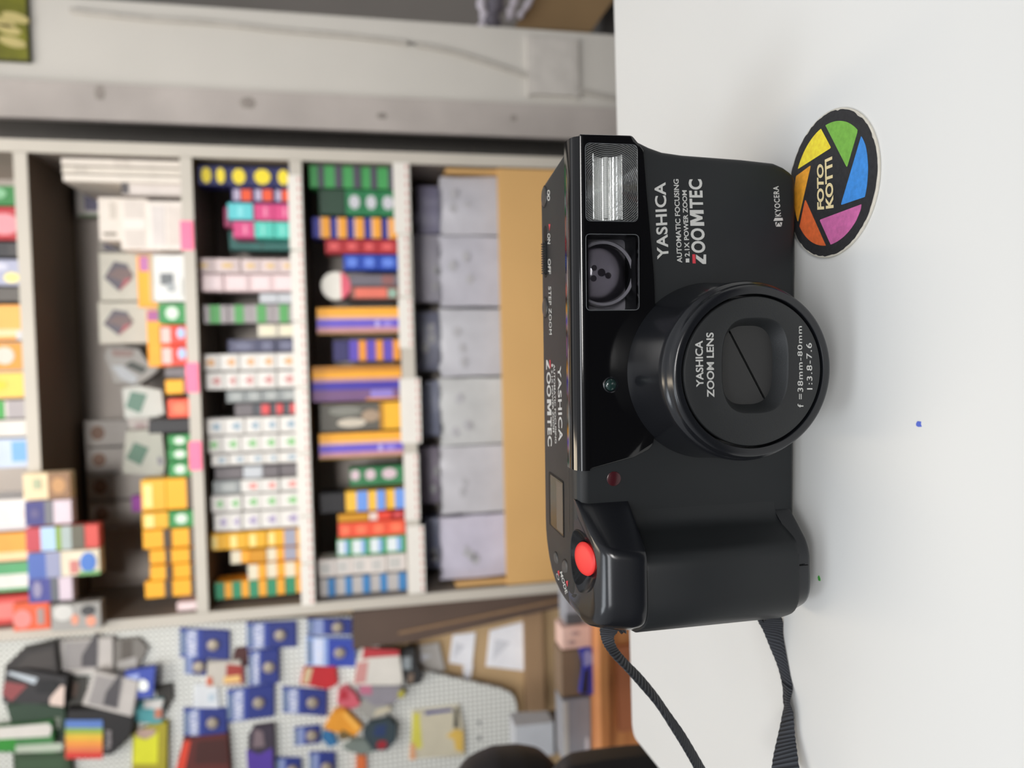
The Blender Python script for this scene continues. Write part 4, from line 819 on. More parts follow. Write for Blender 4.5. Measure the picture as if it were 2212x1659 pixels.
# ---------------- white packets in the drawer
gp = 'white packets in the drawer'
zb = -.468
def packet(label, x0, y0, x1, y1, Y, dep, base, seed):
    rnd = random.Random(seed); a, c, z0, z1 = span(x0, y0, x1, y1, Y); a = max(a, XL+.040); c = min(c, XRR-.042); z0 = zb+.003; w, h = c-a, z1-z0; b = MB(); n = 10; f = []; v = []
    for k in range(n+1):
        zt = h*k/n
        for i in range(9):
            u = i/8; v.append((-w/2+w*u+rnd.gauss(0, .001), -.007*math.sin(PI*u)*(1 if k < n else .3)+rnd.gauss(0, .0022), zt+(rnd.gauss(0, .003) if k == n else 0)))
    nf = len(v)
    for k in range(n+1):
        zt = h*k/n
        for i in range(9): v.append((-w/2+w*i/8, dep, zt+(0 if k < n else -.004)))
    g = lambda k, i, s: s*nf+k*9+i
    for k in range(n):
        for i in range(8): f += [(g(k, i, 0), g(k, i+1, 0), g(k+1, i+1, 0), g(k+1, i, 0)), (g(k, i, 1), g(k+1, i, 1), g(k+1, i+1, 1), g(k, i+1, 1))]
        f += [(g(k, 0, 0), g(k+1, 0, 0), g(k+1, 0, 1), g(k, 0, 1)), (g(k, 8, 0), g(k, 8, 1), g(k+1, 8, 1), g(k+1, 8, 0))]
    for i in range(8): f += [(g(n, i, 0), g(n, i+1, 0), g(n, i+1, 1), g(n, i, 1)), (g(0, i, 0), g(0, i, 1), g(0, i+1, 1), g(0, i+1, 0))]
    b.add(v, f)
    for _ in range(3):
        uu, vv = rnd.uniform(-.3, .25)*w, h*rnd.uniform(.8, .96); b.prism([(uu+.012*math.cos(2*PI*k/12), vv+.009*math.sin(2*PI*k/12)) for k in range(12)], -.0085, -.004, 1)
    o = b.obj('white_packet', [mat('packet_'+base, base, .35, bump=.3, bscale=40, var=.06, vscale=20), hexm('abaaae')], loc=((a+c)/2, Y, z0), smooth=50); meta(o, label, 'packet', gp)
yy = [(355, 508), (511, 662), (668, 812), (816, 960), (963, 1108), (1114, 1268)]
for i, (y0, y1) in enumerate(yy):
    lb = 'grey white wrapped packet, %s in the front row of the drawer' % ['rightmost', 'second from the right', 'third from the right', 'third from the left', 'second from the left', 'leftmost'][i]
    packet(lb, 952, y0, 1090, y1, 1.735, .075, ['b8b7be', 'b5b4bd', 'b9b9bf', 'bcbdbd', 'bcbbc0', 'c0bccb'][i], i)
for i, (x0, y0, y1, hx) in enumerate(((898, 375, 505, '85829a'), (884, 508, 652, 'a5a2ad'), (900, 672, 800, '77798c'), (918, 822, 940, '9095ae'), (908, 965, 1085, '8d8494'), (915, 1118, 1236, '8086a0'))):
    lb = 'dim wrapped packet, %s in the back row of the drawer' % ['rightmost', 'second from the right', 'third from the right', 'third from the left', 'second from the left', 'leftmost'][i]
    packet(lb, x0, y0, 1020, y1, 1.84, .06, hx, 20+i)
# ================================================================ PEGBOARD with hanging packs
peg = bpy.data.materials.new('perforated_board'); peg.use_nodes = True; tp = peg.node_tree; pb = tp.nodes['Principled BSDF']; pb.inputs['Roughness'].default_value = .7
co = tp.nodes.new('ShaderNodeTexCoord'); sc_ = tp.nodes.new('ShaderNodeVectorMath'); sc_.operation = 'SCALE'; sc_.inputs['Scale'].default_value = 1/.0115
fr_ = tp.nodes.new('ShaderNodeVectorMath'); fr_.operation = 'FRACTION'; sb = tp.nodes.new('ShaderNodeVectorMath'); sb.operation = 'SUBTRACT'; sb.inputs[1].default_value = (.5, .5, .5)
se = tp.nodes.new('ShaderNodeSeparateXYZ'); cb = tp.nodes.new('ShaderNodeCombineXYZ'); le = tp.nodes.new('ShaderNodeVectorMath'); le.operation = 'LENGTH'
lt = tp.nodes.new('ShaderNodeMath'); lt.operation = 'LESS_THAN'; lt.inputs[1].default_value = .27
mxc = tp.nodes.new('ShaderNodeMix'); mxc.data_type = 'RGBA'; mxc.inputs[6].default_value = (*lin('dfe1dc'), 1); mxc.inputs[7].default_value = (*lin('6e6c66'), 1)
tp.links.new(co.outputs['Object'], sc_.inputs[0]); tp.links.new(sc_.outputs[0], fr_.inputs[0]); tp.links.new(fr_.outputs[0], sb.inputs[0]); tp.links.new(sb.outputs[0], se.inputs[0])
tp.links.new(se.outputs['X'], cb.inputs['X']); tp.links.new(se.outputs['Z'], cb.inputs['Z']); tp.links.new(cb.outputs[0], le.inputs[0]); tp.links.new(le.outputs['Value'], lt.inputs[0])
tp.links.new(lt.outputs[0], mxc.inputs[0]); tp.links.new(mxc.outputs[2], pb.inputs['Base Color'])
YP = 1.76
pe = empty('pegboard', (-.85, YP, -.9)); meta(pe, 'pale perforated board with rounded corner, hung full of blister packs', 'board')
P = [atY(x, y, YP) for x, y in ((-80, 1330), (765, 1330), (770, 1405), (870, 1440), (1080, 1487), (1108, 1500), (1116, 1525), (1119, 1600), (1122, 1760), (-80, 1900))]
b = MB(); b.prism([(min(p.x, XL-.003)+.85, p.z+.9) for p in P], 0, .012); b.obj('perforated_panel', peg, pe)
pz = atY(1110, 1560, YP); b = MB(); b.box((pz.x+.85-.10, .012, 0), (pz.x+.85-.07, .035, 1.6)); b.obj('board_post', hexm('77777a'), pe)
b = MB()
for yy2 in (1560, 1594):
    p = atY(1035 if yy2 == 1560 else 1035, yy2, YP); b.lathe([(.004, -.004), (.004, 0)], (p.x+.85, 0, p.z+.9), 14)
b.obj('screw_hole', hexm('55565a'), pe)
def pack(name, label, cat, poly, lift, th, base, polys=(), group=None, extra=None):
    o = card(name, label, cat, poly, YP-lift-th, th+(lift if lift < .02 else 0), base, polys, group)
    if extra: extra(o, YP-lift-th)
    return o
vm = 'navy button cell packs on the pegboard'
def varta(label, x0, y0, x1, y1, skew=0, lift=.0, light=False, txt=True):
    Y = YP-lift-.008; dx, dy = x1-x0, y1-y0
    def P_(u, v): return (x0+dx*u, y1-dy*v+skew*u)            # u down the picture's width, v towards the picture's top
    poly = [P_(0, 0), P_(0, 1), P_(1, 1), P_(1, 0)]
    o = card('battery_pack', label, 'pack', poly, Y, .006+lift, '33469c' if not light else '8ea8de', [('8a98c4' if not light else 'c9d8f6', [P_(.14, .02), P_(.14, .98), P_(.36, .98), P_(.36, .02)]), ('26337c' if not light else '3145a4', [P_(.44, .02), P_(.44, .98), P_(.99, .98), P_(.99, .02)]), ('7486a4', [P_(.01, .1), P_(.01, .9), P_(.12, .9), P_(.12, .1)])], vm)
    c = atY(*P_(.68, .5), Y); R2 = .013; b = MB(); b.lathe([(R2, .0), (R2, -.003), (R2*.8, -.006), (.001, -.007)], (c.x-o.location.x, -.001, c.z-o.location.z), 24)
    q_ = b.obj('button_cell', mat('cell_steel', 'b5a998', .35, metal=.5), o, smooth=40)
    if txt:
        b = MB(); g = lambda u, v: (lambda p: (p.x-o.location.x, -.0022, p.z-o.location.z))(atY(*P_(u, v), Y))
        put_text(b, 'VARTA', g(.16, .06), g(.34, .06), g(.16, .94), g(.34, .94), bold=.03); b.obj('lettering', hexm('dfe2f0'), o)
    return o
varta('navy button cell pack below the shelf edge, nearest the silver frames', 388, 1357, 495, 1420, 6, .0)
varta('small navy battery pack half hidden under the first navy pack', 398, 1418, 445, 1456, 4, -.0, txt=False)
varta('navy button cell pack at the shelf edge, middle of the top row', 532, 1346, 640, 1402, -4, .0)
varta('navy pack with dark shadow under it, second row of the pegboard', 537, 1408, 602, 1482, -6, .004)
varta('navy button cell pack with a slanted lower edge, centre of the board', 490, 1492, 592, 1562, -14, .0)
varta('navy button cell pack right of the red and gold card', 610, 1484, 706, 1540, 8, .0)
varta('navy button cell pack hanging above the dark red pack', 396, 1532, 490, 1590, 0, .004)
varta('small navy pack at the shelf edge beside the cardboard panel', 664, 1337, 760, 1372, 0, .0, txt=False)
varta('light blue battery pack with a yellow sun on its card', 662, 1376, 768, 1438, 4, .004, light=True)
varta('small navy battery pack beside the orange and blue pouches', 636, 1573, 692, 1612, -6, .0, txt=False)
varta('navy battery pack at the bottom edge of the photo, left one', 596, 1638, 650, 1690, 0, .0, txt=False)
varta('navy battery pack at the bottom edge of the photo, right one', 668, 1626, 724, 1690, 0, .0, txt=False)
pack('camera_pouch', 'black camera pouch at the left edge below the shelf unit', 'pouch', [(12, 1462), (8, 1440), (45, 1405), (120, 1388), (128, 1458)], .0, .03, '2b2726', [('3d3836', [(30, 1448), (60, 1415), (115, 1402), (118, 1440)])])
pack('camera_carton', 'dark carton printed with a camera photo, white and red corner', 'box', [(2, 1520), (8, 1450), (60, 1446), (146, 1462), (140, 1528), (100, 1522)], .0, .04, '2b292b', [('bcc6cf', [(16, 1455), (22, 1450), (82, 1465), (75, 1478)]), ('8c4446', [(5, 1500), (10, 1472), (60, 1480), (25, 1515)]), ('d8c4ba', [(108, 1522), (108, 1508), (132, 1480), (140, 1482), (138, 1526)]), ('111114', [(75, 1490), (85, 1470), (120, 1470), (128, 1482), (115, 1497), (85, 1497)])])
for lb, pl, inner_, lift in (('silver framed photo pack hanging straight under the shelf edge', [(128, 1462), (126, 1384), (245, 1376), (245, 1452)], [(140, 1447), (140, 1388), (214, 1384), (212, 1442)], .0),
                             ('silver framed photo pack hanging crooked over the black box', [(176, 1523), (203, 1448), (300, 1472), (286, 1550)], [(190, 1520), (208, 1458), (268, 1470), (255, 1532)], .031)):
    pack('frame_pack', lb, 'pack', pl, lift, .014, 'b9b4b0', [('94908f', inner_), ('4b484c', [(inner_[0][0]*.5+inner_[3][0]*.5, inner_[0][1]-4+ (inner_[3][1]-inner_[0][1])*.5), tuple((a+c)/2 for a, c in zip(inner_[0], inner_[2])), (inner_[2][0]-2, inner_[2][1]-26), (inner_[3][0]-2, inner_[3][1]-2)])], 'silver frame packs on the pegboard')
pack('dark_pack', 'dark green pack above the green and white one, left edge', 'pack', [(22, 1562), (10, 1525), (60, 1516), (140, 1528), (148, 1590), (118, 1600)], .0, .02, '2b4130', [('a8b0a0', [(116, 1550), (130, 1550), (128, 1574), (116, 1575)])])
pack('instant_film_pack', 'green pack with a slanted white print band at the left edge', 'pack', [(-30, 1626), (-30, 1573), (60, 1566), (113, 1558), (120, 1628)], .022, .014, '3c7a42', [('2a8a2a', [(-30, 1624), (-30, 1596), (34, 1594), (34, 1620)]), ('d6d2cc', [(-30, 1598), (-30, 1574), (105, 1562), (113, 1572), (108, 1590)]), ('b4bfae', [(34, 1626), (34, 1610), (135, 1604), (135, 1622)])])
pack('dark_pack', 'dark green pack at the bottom edge under the green and white one', 'pack', [(30, 1700), (26, 1628), (150, 1624), (158, 1700)], .0, .016, '32492f', [('3c553a', [(40, 1660), (40, 1640), (140, 1636), (140, 1660)])])
def rainbow(o, Y):
    bands = ['5a7cc0', '8fae48', 'e0b83c', 'ec9a44', 'df7a4c', 'd43a32']
    ys = [1555, 1572, 1584, 1598, 1612, 1624, 1638]
    for i in range(6):
        P = [atY(x, y, Y) for x, y in ((142, ys[i+1]), (142, ys[i]), (222, ys[i]), (222, ys[i+1]))]
        b = MB(); b.prism([(p.x-o.location.x, p.z-o.location.z) for p in P], -.002, .0004); s_ = b.obj('rainbow_stripe', hexm(bands[i]), o)
    b = MB(); g = lambda x, y: (lambda p: (p.x-o.location.x, -.001, p.z-o.location.z))(atY(x, y, Y))
    put_text(b, 'Polaroid', g(228, 1617), g(240, 1617), g(228, 1578), g(240, 1578), bold=.02); b.obj('lettering', hexm('a39c9e'), o)
pack('instant_film_box', 'black instant film box with a rainbow stripe square', 'box', [(138, 1638), (142, 1552), (145, 1532), (240, 1532), (290, 1550), (284, 1590), (242, 1632)], .0, .03, '1d1b1c', (), None, rainbow)
pack('mixed_pack', 'dull dark pack between the printed carton and crooked silver frame', 'pack', [(146, 1535), (148, 1464), (188, 1462), (182, 1535)], .0, .008, '46443f', [('6e5c52', [(152, 1505), (154, 1475), (170, 1475), (166, 1505)])])
pack('navy_pack', 'blue pack with a bright white glare spot beside the crooked frame', 'pack', [(262, 1512), (270, 1450), (336, 1440), (330, 1508)], .03, .01, '3d4fa8', [('a3b2e4', [(266, 1500), (270, 1462), (300, 1455), (298, 1500)]), ('f4f8f4', [(300, 1490), (298, 1474), (308, 1466), (320, 1474), (320, 1488), (310, 1494)])])
pack('dark_pack', 'dark grey pack at the shelf edge right of the straight frame', 'pack', [(246, 1452), (248, 1382), (300, 1378), (320, 1400), (296, 1450)], .0, .01, '77736e', [('5a544e', [(262, 1425), (262, 1384), (286, 1382), (286, 1420)]), ('a8a5a2', [(252, 1446), (254, 1430), (294, 1418), (298, 1446)])])
pack('teal_pack', 'white and teal pack under the blue pack with the glare spot', 'pack', [(286, 1558), (294, 1520), (352, 1508), (350, 1562), (340, 1566)], .0, .014, '4f9aa0', [('d2d0cc', [(310, 1530), (312, 1514), (354, 1510), (348, 1532)]), ('c07860', [(334, 1552), (334, 1532), (350, 1530), (350, 1550)])])
pack('dark_pack', 'small black pack right of the white and teal pack', 'pack', [(340, 1512), (334, 1482), (372, 1476), (374, 1510), (358, 1540)], .0, .008, '37342f')
pack('yellow_pack', 'bright yellow pack at the bottom edge left of dark red pack', 'pack', [(282, 1690), (286, 1586), (340, 1560), (362, 1560), (360, 1690)], .0, .014, 'a59a28', [('d9da2c', [(288, 1650), (290, 1590), (315, 1598), (342, 1580), (340, 1650)]), ('b59a8c', [(294, 1590), (298, 1574), (336, 1574), (334, 1588), (316, 1596)])])
pack('white_card', 'white card with a pale blue spot above a navy pack', 'card', [(416, 1532), (420, 1478), (470, 1478), (474, 1532)], .0, .006, 'd6dade', [('b4c4d0', [(450, 1515), (450, 1500), (464, 1498), (464, 1514)])])
pack('cardboard_card', 'white, red and gold card above the navy pack in the centre', 'card', [(444, 1486), (448, 1430), (520, 1426), (528, 1482)], .004, .008, 'c2bcb2', [('9c3a32', [(486, 1478), (490, 1434), (524, 1438), (526, 1476)]), ('e2bc78', [(482, 1476), (484, 1462), (518, 1458), (520, 1472)]), ('c86a50', [(446, 1480), (446, 1464), (458, 1462), (460, 1480)])])
pack('dark_pack', 'dark maroon pack behind the navy pack of the second row', 'pack', [(500, 1430), (508, 1400), (534, 1396), (536, 1440)], .0, .004, '4a2422')
pack('dark_red_pack', 'large dark red pack with bright red end, bottom edge of photo', 'pack', [(372, 1690), (396, 1594), (492, 1584), (500, 1690)], .0, .016, '5c2622', [('d8452e', [(374, 1680), (398, 1600), (412, 1600), (396, 1680)]), ('44201c', [(420, 1650), (425, 1602), (488, 1596), (492, 1650)])])
pack('purple_pack', 'dark and purple pack at the bottom edge of the photo', 'pack', [(534, 1690), (536, 1590), (548, 1570), (592, 1564), (596, 1690)], .0, .014, '3a3240', [('53399a', [(536, 1688), (532, 1618), (560, 1630), (588, 1615), (590, 1688)]), ('7a6a70', [(546, 1615), (550, 1575), (568, 1580), (572, 1612)])])
pack('red_card', 'bright red card with a cream stripe above a navy pack', 'card', [(648, 1478), (656, 1442), (726, 1438), (730, 1478), (708, 1490)], .0, .01, 'b8222a', [('c9b490', [(652, 1476), (660, 1443), (676, 1442), (668, 1476)])])
pack('pink_pouch', 'crumpled pink and red pouch under the white bag', 'pouch', [(728, 1520), (732, 1492), (750, 1484), (768, 1500), (780, 1522), (762, 1532), (742, 1528)], .0, .02, 'c85a68', [('b02a38', [(732, 1512), (736, 1492), (750, 1490), (752, 1510)])])
pack('white_bag', 'white and pink printed bag hanging near the cardboard panel', 'bag', [(762, 1482), (770, 1432), (782, 1400), (800, 1404), (864, 1412), (872, 1470), (868, 1482)], .0, .03, 'd6d2ca', [('c9908c', [(764, 1478), (772, 1432), (796, 1428), (790, 1474)]), ('b4353c', [(782, 1424), (786, 1400), (862, 1404), (862, 1416), (800, 1420)]), ('ece9e4', [(786, 1398), (790, 1380), (818, 1378), (818, 1396)])])
pack('grey_pouch', 'grey pouch with a pink patch below the white bag', 'pouch', [(770, 1482), (862, 1482), (880, 1500), (848, 1522), (808, 1526), (778, 1506)], .0, .024, '8c8890', [('b86a84', [(776, 1500), (778, 1476), (802, 1480), (804, 1500)]), ('b0a82c', [(858, 1506), (862, 1492), (874, 1490), (872, 1506)])])
pack('silver_pouch', 'silver grey pouch below the pink and red one', 'pouch', [(768, 1530), (780, 1512), (806, 1506), (836, 1524), (846, 1530), (835, 1548), (796, 1556)], .0, .016, '9c9a94', [('c4bca4', [(806, 1548), (812, 1534), (842, 1524), (846, 1534)])])
pack('orange_pouch', 'slanted orange and yellow pouch on the pegboard', 'pouch', [(700, 1576), (722, 1538), (745, 1532), (784, 1572), (768, 1592), (738, 1586)], .006, .016, 'e0962c', [('f0b04c', [(740, 1545), (748, 1538), (780, 1572), (770, 1580)]), ('6e5a34', [(730, 1590), (740, 1576), (764, 1590), (742, 1600)])])
pack('blue_pouch', 'small bright blue pouch under the orange one', 'pouch', [(694, 1596), (700, 1574), (716, 1580), (730, 1606), (712, 1616)], .0, .01, '2f6ea0')
pack('dark_pouch', 'round dark teal pouch with a red spot', 'pouch', [(784, 1590), (800, 1562), (838, 1552), (858, 1568), (856, 1600), (838, 1622), (806, 1624)], .0, .026, '35434a', [('2a3c66', [(806, 1590), (812, 1568), (834, 1564), (832, 1590)]), ('9c2430', [(812, 1612), (818, 1600), (834, 1600), (836, 1612), (824, 1620)])])
pack('grey_pouch', 'flat grey green pouch left of the dark teal one', 'pouch', [(740, 1618), (760, 1598), (788, 1596), (808, 1624), (780, 1632)], .0, .012, '76807a')
pack('orange_card', 'small orange card at the bottom edge of the photo', 'card', [(768, 1690), (770, 1632), (790, 1632), (792, 1690)], .0, .01, 'd9703c')
pack('black_pouch', 'black pouch with photos beside the cardboard panel', 'pouch', [(866, 1420), (876, 1402), (896, 1400), (902, 1440), (916, 1462), (908, 1478), (878, 1484), (870, 1450)], .0, .024, '2b2b2c', [('8c9498', [(868, 1446), (870, 1420), (888, 1418), (888, 1446)]), ('7c6a5c', [(880, 1476), (882, 1456), (894, 1454), (892, 1474)])])
pack('display_card', 'beige display card with a yellow side and navy line', 'card', [(884, 1640), (890, 1536), (992, 1524), (1004, 1580), (1004, 1634)], .0, .008, 'c9c2ac', [('d6cf56', [(888, 1618), (892, 1540), (906, 1540), (912, 1616)]), ('4a4f8c', [(918, 1544), (918, 1536), (976, 1530), (978, 1536)]), ('3c3a30', [(980, 1572), (982, 1530), (988, 1530), (990, 1572)]), ('d8b458', [(964, 1590), (984, 1574), (1000, 1578), (1002, 1624), (984, 1620), (980, 1596)]), ('e0a880', [(884, 1640), (886, 1606), (896, 1606), (898, 1640)])])
# ================================================================ CORNER BEHIND THE PEGBOARD
board = mat('dark_brown_board', '55443a', .6, var=.12, vscale=6); P = [atY(x, y, 1.725) for x, y in ((762, 1322), (762, 1402), (900, 1385), (1255, 1302), (1255, 1262))]
b = MB(); b.prism([(p.x, p.z) for p in P], 0, .02); lb_ = b.obj('leaning_board', board, loc=(0, 1.725, 0)); meta(lb_, 'dark brown board slanting down beside the left edge of the shelf unit', 'board')
P = [atY(x, y, 1.72) for x, y in ((860, 1372), (862, 1366), (1250, 1286), (1250, 1292))]
b = MB(); b.prism([(p.x, p.z) for p in P], -.003, .004); o = b.obj('light_strip', mat('board_strip', '8a6d50', .6), lb_, loc=(0, 0, 0))
def paper(label, pts, Y=1.795, hx='f4f5fb'): 
    return card('paper_sheet', label, 'paper', pts, Y, .003, hx, [('d9dbe2', [tuple(.6*a+.4*sum(p[i] for p in pts)/len(pts)+(4 if i else -4) for i, a in enumerate(q_)) for q_ in (pts[0], pts[1])]+[tuple(.2*a+.8*sum(p[i] for p in pts)/len(pts) for i, a in enumerate(pts[2]))])], 'papers pinned behind the pegboard')
paper('white paper pinned on the cardboard wall, left of two', [(970, 1432), (978, 1372), (1028, 1366), (1020, 1440)]); paper('large white paper pinned on the cardboard wall, nearest the shelf', [(1050, 1440), (1058, 1362), (1134, 1342), (1136, 1450)])
paper('narrow white paper strip hanging under the left pinned paper', [(1000, 1440), (1022, 1436), (1016, 1470), (1002, 1474)], 1.791); paper('greyish paper note beside the black pouch', [(898, 1430), (902, 1396), (948, 1388), (962, 1448), (940, 1456)], 1.788, 'bdb9b4')
b = MB(); p0 = atY(1136, 1500, 1.775); p1 = atY(1176, 1500, 1.775); b.box((-1.9, 1.775, p1.z), (XL-.03, 1.80, p0.z)); struct('trim_3', b, mat('rail_brown', 'a08262', .7, var=.05, vscale=4))
# workbench behind the counter
YW = .95; wood = bpy.data.materials.new('orange_brown_wood'); wood.use_nodes = True; tw = wood.node_tree; pw = tw.nodes['Principled BSDF']; pw.inputs['Roughness'].default_value = .4
co = tw.nodes.new('ShaderNodeTexCoord'); mp = tw.nodes.new('ShaderNodeMapping'); mp.inputs['Scale'].default_value = (1.2, 1, 14); n = tw.nodes.new('ShaderNodeTexNoise'); n.inputs['Scale'].default_value = 6; n.inputs['Detail'].default_value = 4
r = tw.nodes.new('ShaderNodeValToRGB'); r.color_ramp.elements[0].position = .3; r.color_ramp.elements[1].position = .7; r.color_ramp.elements[0].color = (*lin('b87444'), 1); r.color_ramp.elements[1].color = (*lin('e09c60'), 1)
tw.links.new(co.outputs['Object'], mp.inputs[0]); tw.links.new(mp.outputs[0], n.inputs['Vector']); tw.links.new(n.outputs['Fac'], r.inputs[0]); tw.links.new(r.outputs[0], pw.inputs['Base Color'])
zt = atY(1290, 1450, YW).z; xl_ = atY(1320, 1632, YW).x; xr_ = atY(1320, 1296, YW).x
wb = empty('wooden_bench', ((xl_+xr_)/2, YW, -.9)); meta(wb, 'orange-brown wooden bench with a darker drawer front behind the white table', 'bench')
def wpart(nm, a, c, m): b = MB(); b.box((a[0]-wb.location.x, a[1]-YW, a[2]+.9), (c[0]-wb.location.x, c[1]-YW, c[2]+.9)); return b.obj(nm, m, wb)
wpart('bench_top', (xl_-.006, YW-.012, zt-.012), (xr_, YW+.15, zt), wood); wpart('bench_body', (xl_, YW, -.9), (xr_, YW+.14, zt-.012), wood)
wpart('drawer_front', (xl_+.035, YW-.008, zt-.2), (atY(1320, 1395, YW).x, YW, zt-.028), mat('darker_wood', 'b06c48', .45, var=.15, vscale=12))
xx = [atY(1250, y, YW+.03).x for y in (1640, 1508)]
gx = box_thing('storage_box', xx[0], xx[1], zt+.0005, atY(1203, 1570, YW+.03).z-.008, YW+.03, .035, '8b8c92', [(.03, .80, .97, .97, 'b9b6b0'), (.1, .1, .35, .22, 'c4c4ca', 1)]); meta(gx, 'grey storage box with a pale top band on the wooden bench', 'box')  # round pale mark on the box front is a painted highlight
bb = item('brown_carton', 'brown carton behind the blue bag on the wooden bench', 'box', 1212, 1402, 1290, 1503, YW+.03, .035, '7c6650', [(.0, .0, 1, .35, '51463e')], zt)
pb2 = item('pink_carton', 'pale pink carton on the wooden bench at the black camera', 'box', 1214, 1352, 1290, 1401, YW+.02, .035, 'd8b5a8', [(.2, .55, .4, .8, 'a88a84', 1), (.6, .4, .8, .7, 'b0908a', 1), (0, 0, 1, .06, 'b98c7c')], zt)
gb2 = item('grey_carton', 'grey carton on the bench, mostly hidden behind the black camera', 'box', 1222, 1262, 1290, 1350, YW+.03, .035, '8d8f96', [(0, .3, .3, 1, '4c4e52')], zt)
card_ = card('blue_bag', 'shiny blue plastic bag on the wooden bench', 'bag', [(1290, 1505), (1254, 1500), (1262, 1440), (1254, 1408), (1262, 1394), (1278, 1396), (1290, 1420)], YW+.02, .04, '3038a0', [('8b90c4', [(1262, 1440), (1260, 1412), (1270, 1402), (1286, 1424), (1282, 1432)]), ('1f2028', [(1256, 1496), (1262, 1448), (1270, 1446), (1268, 1496)])])
# white tray beside the bench
tz = [atY(x, 1580, 1.45) for x in (1112, 1196)]
ty = [atY(1150, y, 1.45).x for y in (1640, 1562)]
tr_o = empty('white_tray', ((ty[0]+ty[1])/2, 1.45, -.9)); meta(tr_o, 'white plastic tray on a dark stand between pegboard and bench', 'tray')
b = MB(); h0, h1 = tz[1].z+.9, tz[0].z+.9; w = (ty[1]-ty[0])/2
b.loft([[(-w*.9, 0, h0), (w*.9, 0, h0), (w*.9, .05, h0), (-w*.9, .05, h0)], [(-w, -.005, h1), (w, -.005, h1), (w, .055, h1), (-w, .055, h1)]]); b.obj('tray_body', hexm('bcc0c6'), tr_o)
b = MB(); b.box((-w*.9, .01, 0), (w*.9, .05, h0)); b.obj('stand', hexm('3a302a'), tr_o)
# black office chair at the left, in front of the bench
chb = mat('chair_black', (.006, .006, .008), .55, bump=.1, bscale=400, var=.1)
ch = empty('office_chair', (-.42, .62, -.9)); meta(ch, 'black padded chair back and armrest at the lower left behind the table corner', 'chair')
def puff(nm, pts, Y, th):
    P = [atY(x, y, Y+th*.8) for x, y in pts]; n = len(P); cx_ = sum(p.x for p in P)/n; cz_ = sum(p.z for p in P)/n
    f2 = fillet([(p.x-cx_, p.z-cz_, .03) for p in P], 5); b = MB()
    b.loft([[(cx_+x*s-ch.location.x, Y+y-ch.location.y, cz_+z*s+.9) for x, z in f2] for y, s in ((0, .8), (.01, .93), (.03, 1), (th-.03, 1), (th-.01, .93), (th, .8))]); return b.obj(nm, chb, ch, smooth=60)
puff('backrest', [(950, 1720), (985, 1660), (1005, 1634), (1060, 1609), (1120, 1604), (1170, 1612), (1200, 1640), (1220, 1700), (1210, 1900), (960, 1900)], .60, .07)
puff('armrest', [(1150, 1720), (1190, 1650), (1215, 1628), (1290, 1616), (1380, 1606), (1440, 1604), (1500, 1640), (1520, 1760), (1400, 1900), (1180, 1900)], .50, .06)
b = MB(); b.tube([(-.02, -.02, 0), (-.02, -.02, .75)], .03, 12); b.lathe([(.26, 0), (.26, .02), (.05, .06)], (-.02, -.02, 0), 24, axis='z'); b.obj('pedestal', chb, ch, smooth=40)
# ================================================================ RIGHT SIDE: wall things
pic = empty('framed_picture', (0, 0, 0)); a, c, z0, z1 = span(-60, -20, 62, 131, 1.99); pic.location = ((a+c)/2, 1.99, (z0+z1)/2); w, h = (c-a)/2, (z1-z0)/2
meta(pic, 'small green and yellow plant picture on the right wall, high in the corner', 'picture')
b = MB(); b.box((-w, 0, -h), (w, .01, h)); b.obj('picture_backing', hexm('3a3a12'), pic)
b = MB(); b.box((-w+.004, -.001, -h+.004), (w-.004, 0, h-.004)); b.obj('picture_print', mat('plant_print', '6f6f18', .4, var=.45, vscale=14), pic)
b = MB()
for dx, dz, s in ((-.1, .02, .028), (.25, -.25, .03), (.1, .2, .026), (-.45, -.1, .03)):
    b.prism([(w*dx+s*.4*math.cos(t_)+.2*s*math.sin(t_), h*dz-h*.3+s*math.sin(t_)) for t_ in [2*PI*k/14 for k in range(14)]], -.002, 0)
b.obj('plant_petals', hexm('c7b878'), pic)
b = MB(); P = [atY(x, y, 1.992) for x, y in ((150, 22), (300, 38), (450, 48), (600, 64), (760, 78), (900, 96), (1000, 118), (1130, 160), (1240, 192), (1330, 212), (1440, 240))]
b.tube(cat_rom([tuple(p) for p in P], 6), .006, 10); o = b.obj('wall_cable', mat('cable_grey', 'c6c1b9', .6), smooth=60); meta(o, 'thin pale cable curving down across the white wall on the right', 'cable')
a, c, z0, z1 = span(1148, 84, 1240, 206, 1.99); b = MB(); b.box((a, 1.985, z0), (c, 2.0, z1)); b.box((a-.004, 1.987, z0-.012), (c+.004, 2.0, z0)); b.box((a-.004, 1.987, z1), (c+.004, 2.0, z1+.012))
o = b.obj('wall_box', mat('wall_box_white', 'd2cdc6', .7)); meta(o, 'low white junction box on the white wall near the table edge', 'box')
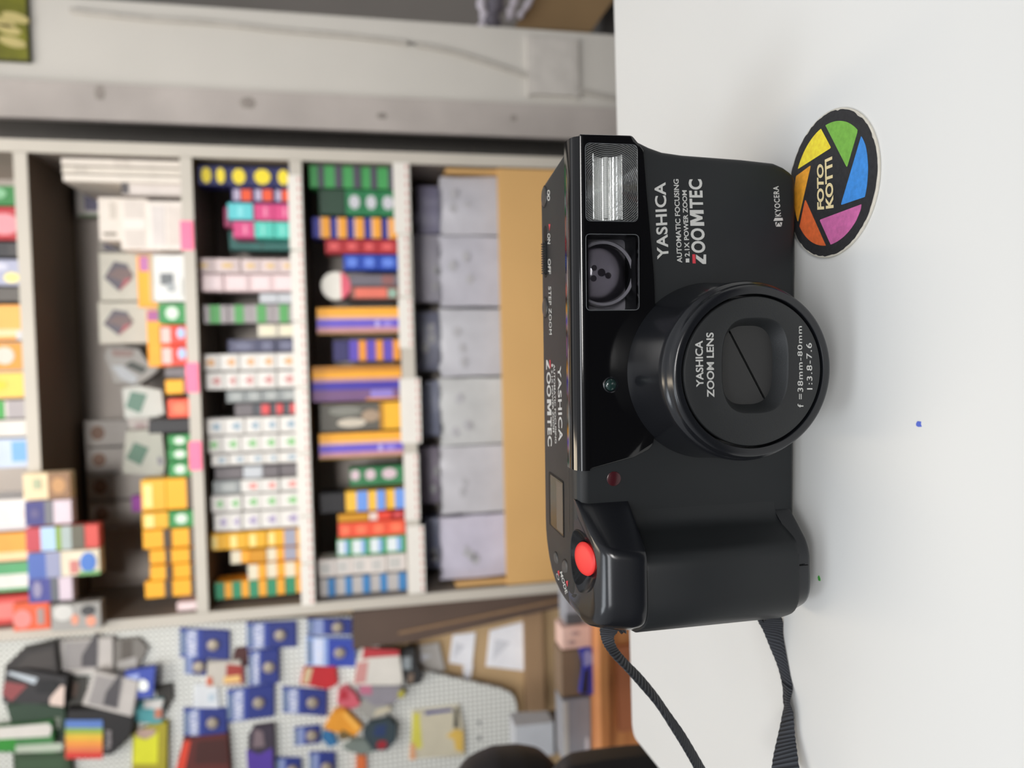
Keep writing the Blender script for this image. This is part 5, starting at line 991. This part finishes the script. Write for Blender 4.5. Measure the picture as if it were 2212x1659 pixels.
# smears on the boxing
b = MB()
for x, y, rx, rz in ((215, 200, .018, .012), (535, 222, .014, .02), (825, 250, .008, .014), (1110, 255, .008, .01)):
    p = atY(x, y, 1.964); b.prism([(p.x+rx*math.cos(2*PI*k/12)*(1+.2*math.sin(3*k)), p.z+rz*math.sin(2*PI*k/12)) for k in range(12)], 1.9642, 1.9655)
o = b.obj('wall_smudge', mat('smudge_grey', '9c948d', .9, var=.15, vscale=40)); meta(o, 'grey smears and chipped spots along the boxed wall strip', 'smudge', kind='stuff')
# carton and white plastic bag in the doorway
YD = 2.5
P = [atY(x, y, YD) for x, y in ((1112, 58), (1160, -25), (1340, -60), (1332, -10), (1278, 66))]
rt_ = empty('doorway_crate', (0, 0, 0)); cz_ = atY(1352, -30, YD).z; rt_.location = (P[0].x+.1, YD, -.9); meta(rt_, 'grey crate stack under the carton in the doorway', 'crate')
b = MB(); b.box((-.09, -.02, 0), (.5, .35, cz_+.9-.02)); b.box((-.10, -.03, cz_+.9-.02), (.51, .36, cz_+.9)); b.obj('crate_body', hexm('6c6a68'), rt_)
cxx = sum(p.x for p in P)/5; czz = sum(p.z for p in P)/5
b = MB(); b.prism([(p.x-cxx, p.z-czz) for p in P], 0, .28); o = b.obj('cardboard_carton', [mat('carton_brown', 'a98a62', .8, var=.06, vscale=5)], loc=(cxx, YD, czz)); meta(o, 'tilted brown cardboard carton in the doorway at the top of the photo', 'carton')
bagm = mat('bag_lilac_white', 'efe6ef', .4, bump=.4, bscale=30, var=.06)
bgE = empty('plastic_bag', (0, 0, 0)); pc = atY(1080, 10, YD-.03); bgE.location = pc; meta(bgE, 'crumpled white plastic bag beside the brown carton in the doorway', 'bag')
def bagstrip(nm, pts, r_, m=bagm):
    P = cat_rom([tuple(atY(x, y, YD-.03)-pc) for x, y in pts], 6); rr2 = [r_*(1+.25*math.sin(i*1.3)) for i in range(len(P))]; b = MB(); b.tube(P, rr2, 10); b.obj(nm, m, bgE, smooth=60)
bagstrip('bag_fold', [(1042, -30), (1040, 10), (1046, 40), (1035, 72)], .014); bagstrip('bag_handle', [(1118, -30), (1110, 5), (1102, 28), (1103, 42)], .013); bagstrip('bag_fold', [(1165, -30), (1140, 10), (1122, 36)], .010)
bagstrip('bag_body', [(1075, -60), (1078, -20), (1068, 20), (1060, 60)], .026, mat('bag_dark_inside', '7a747e', .6))
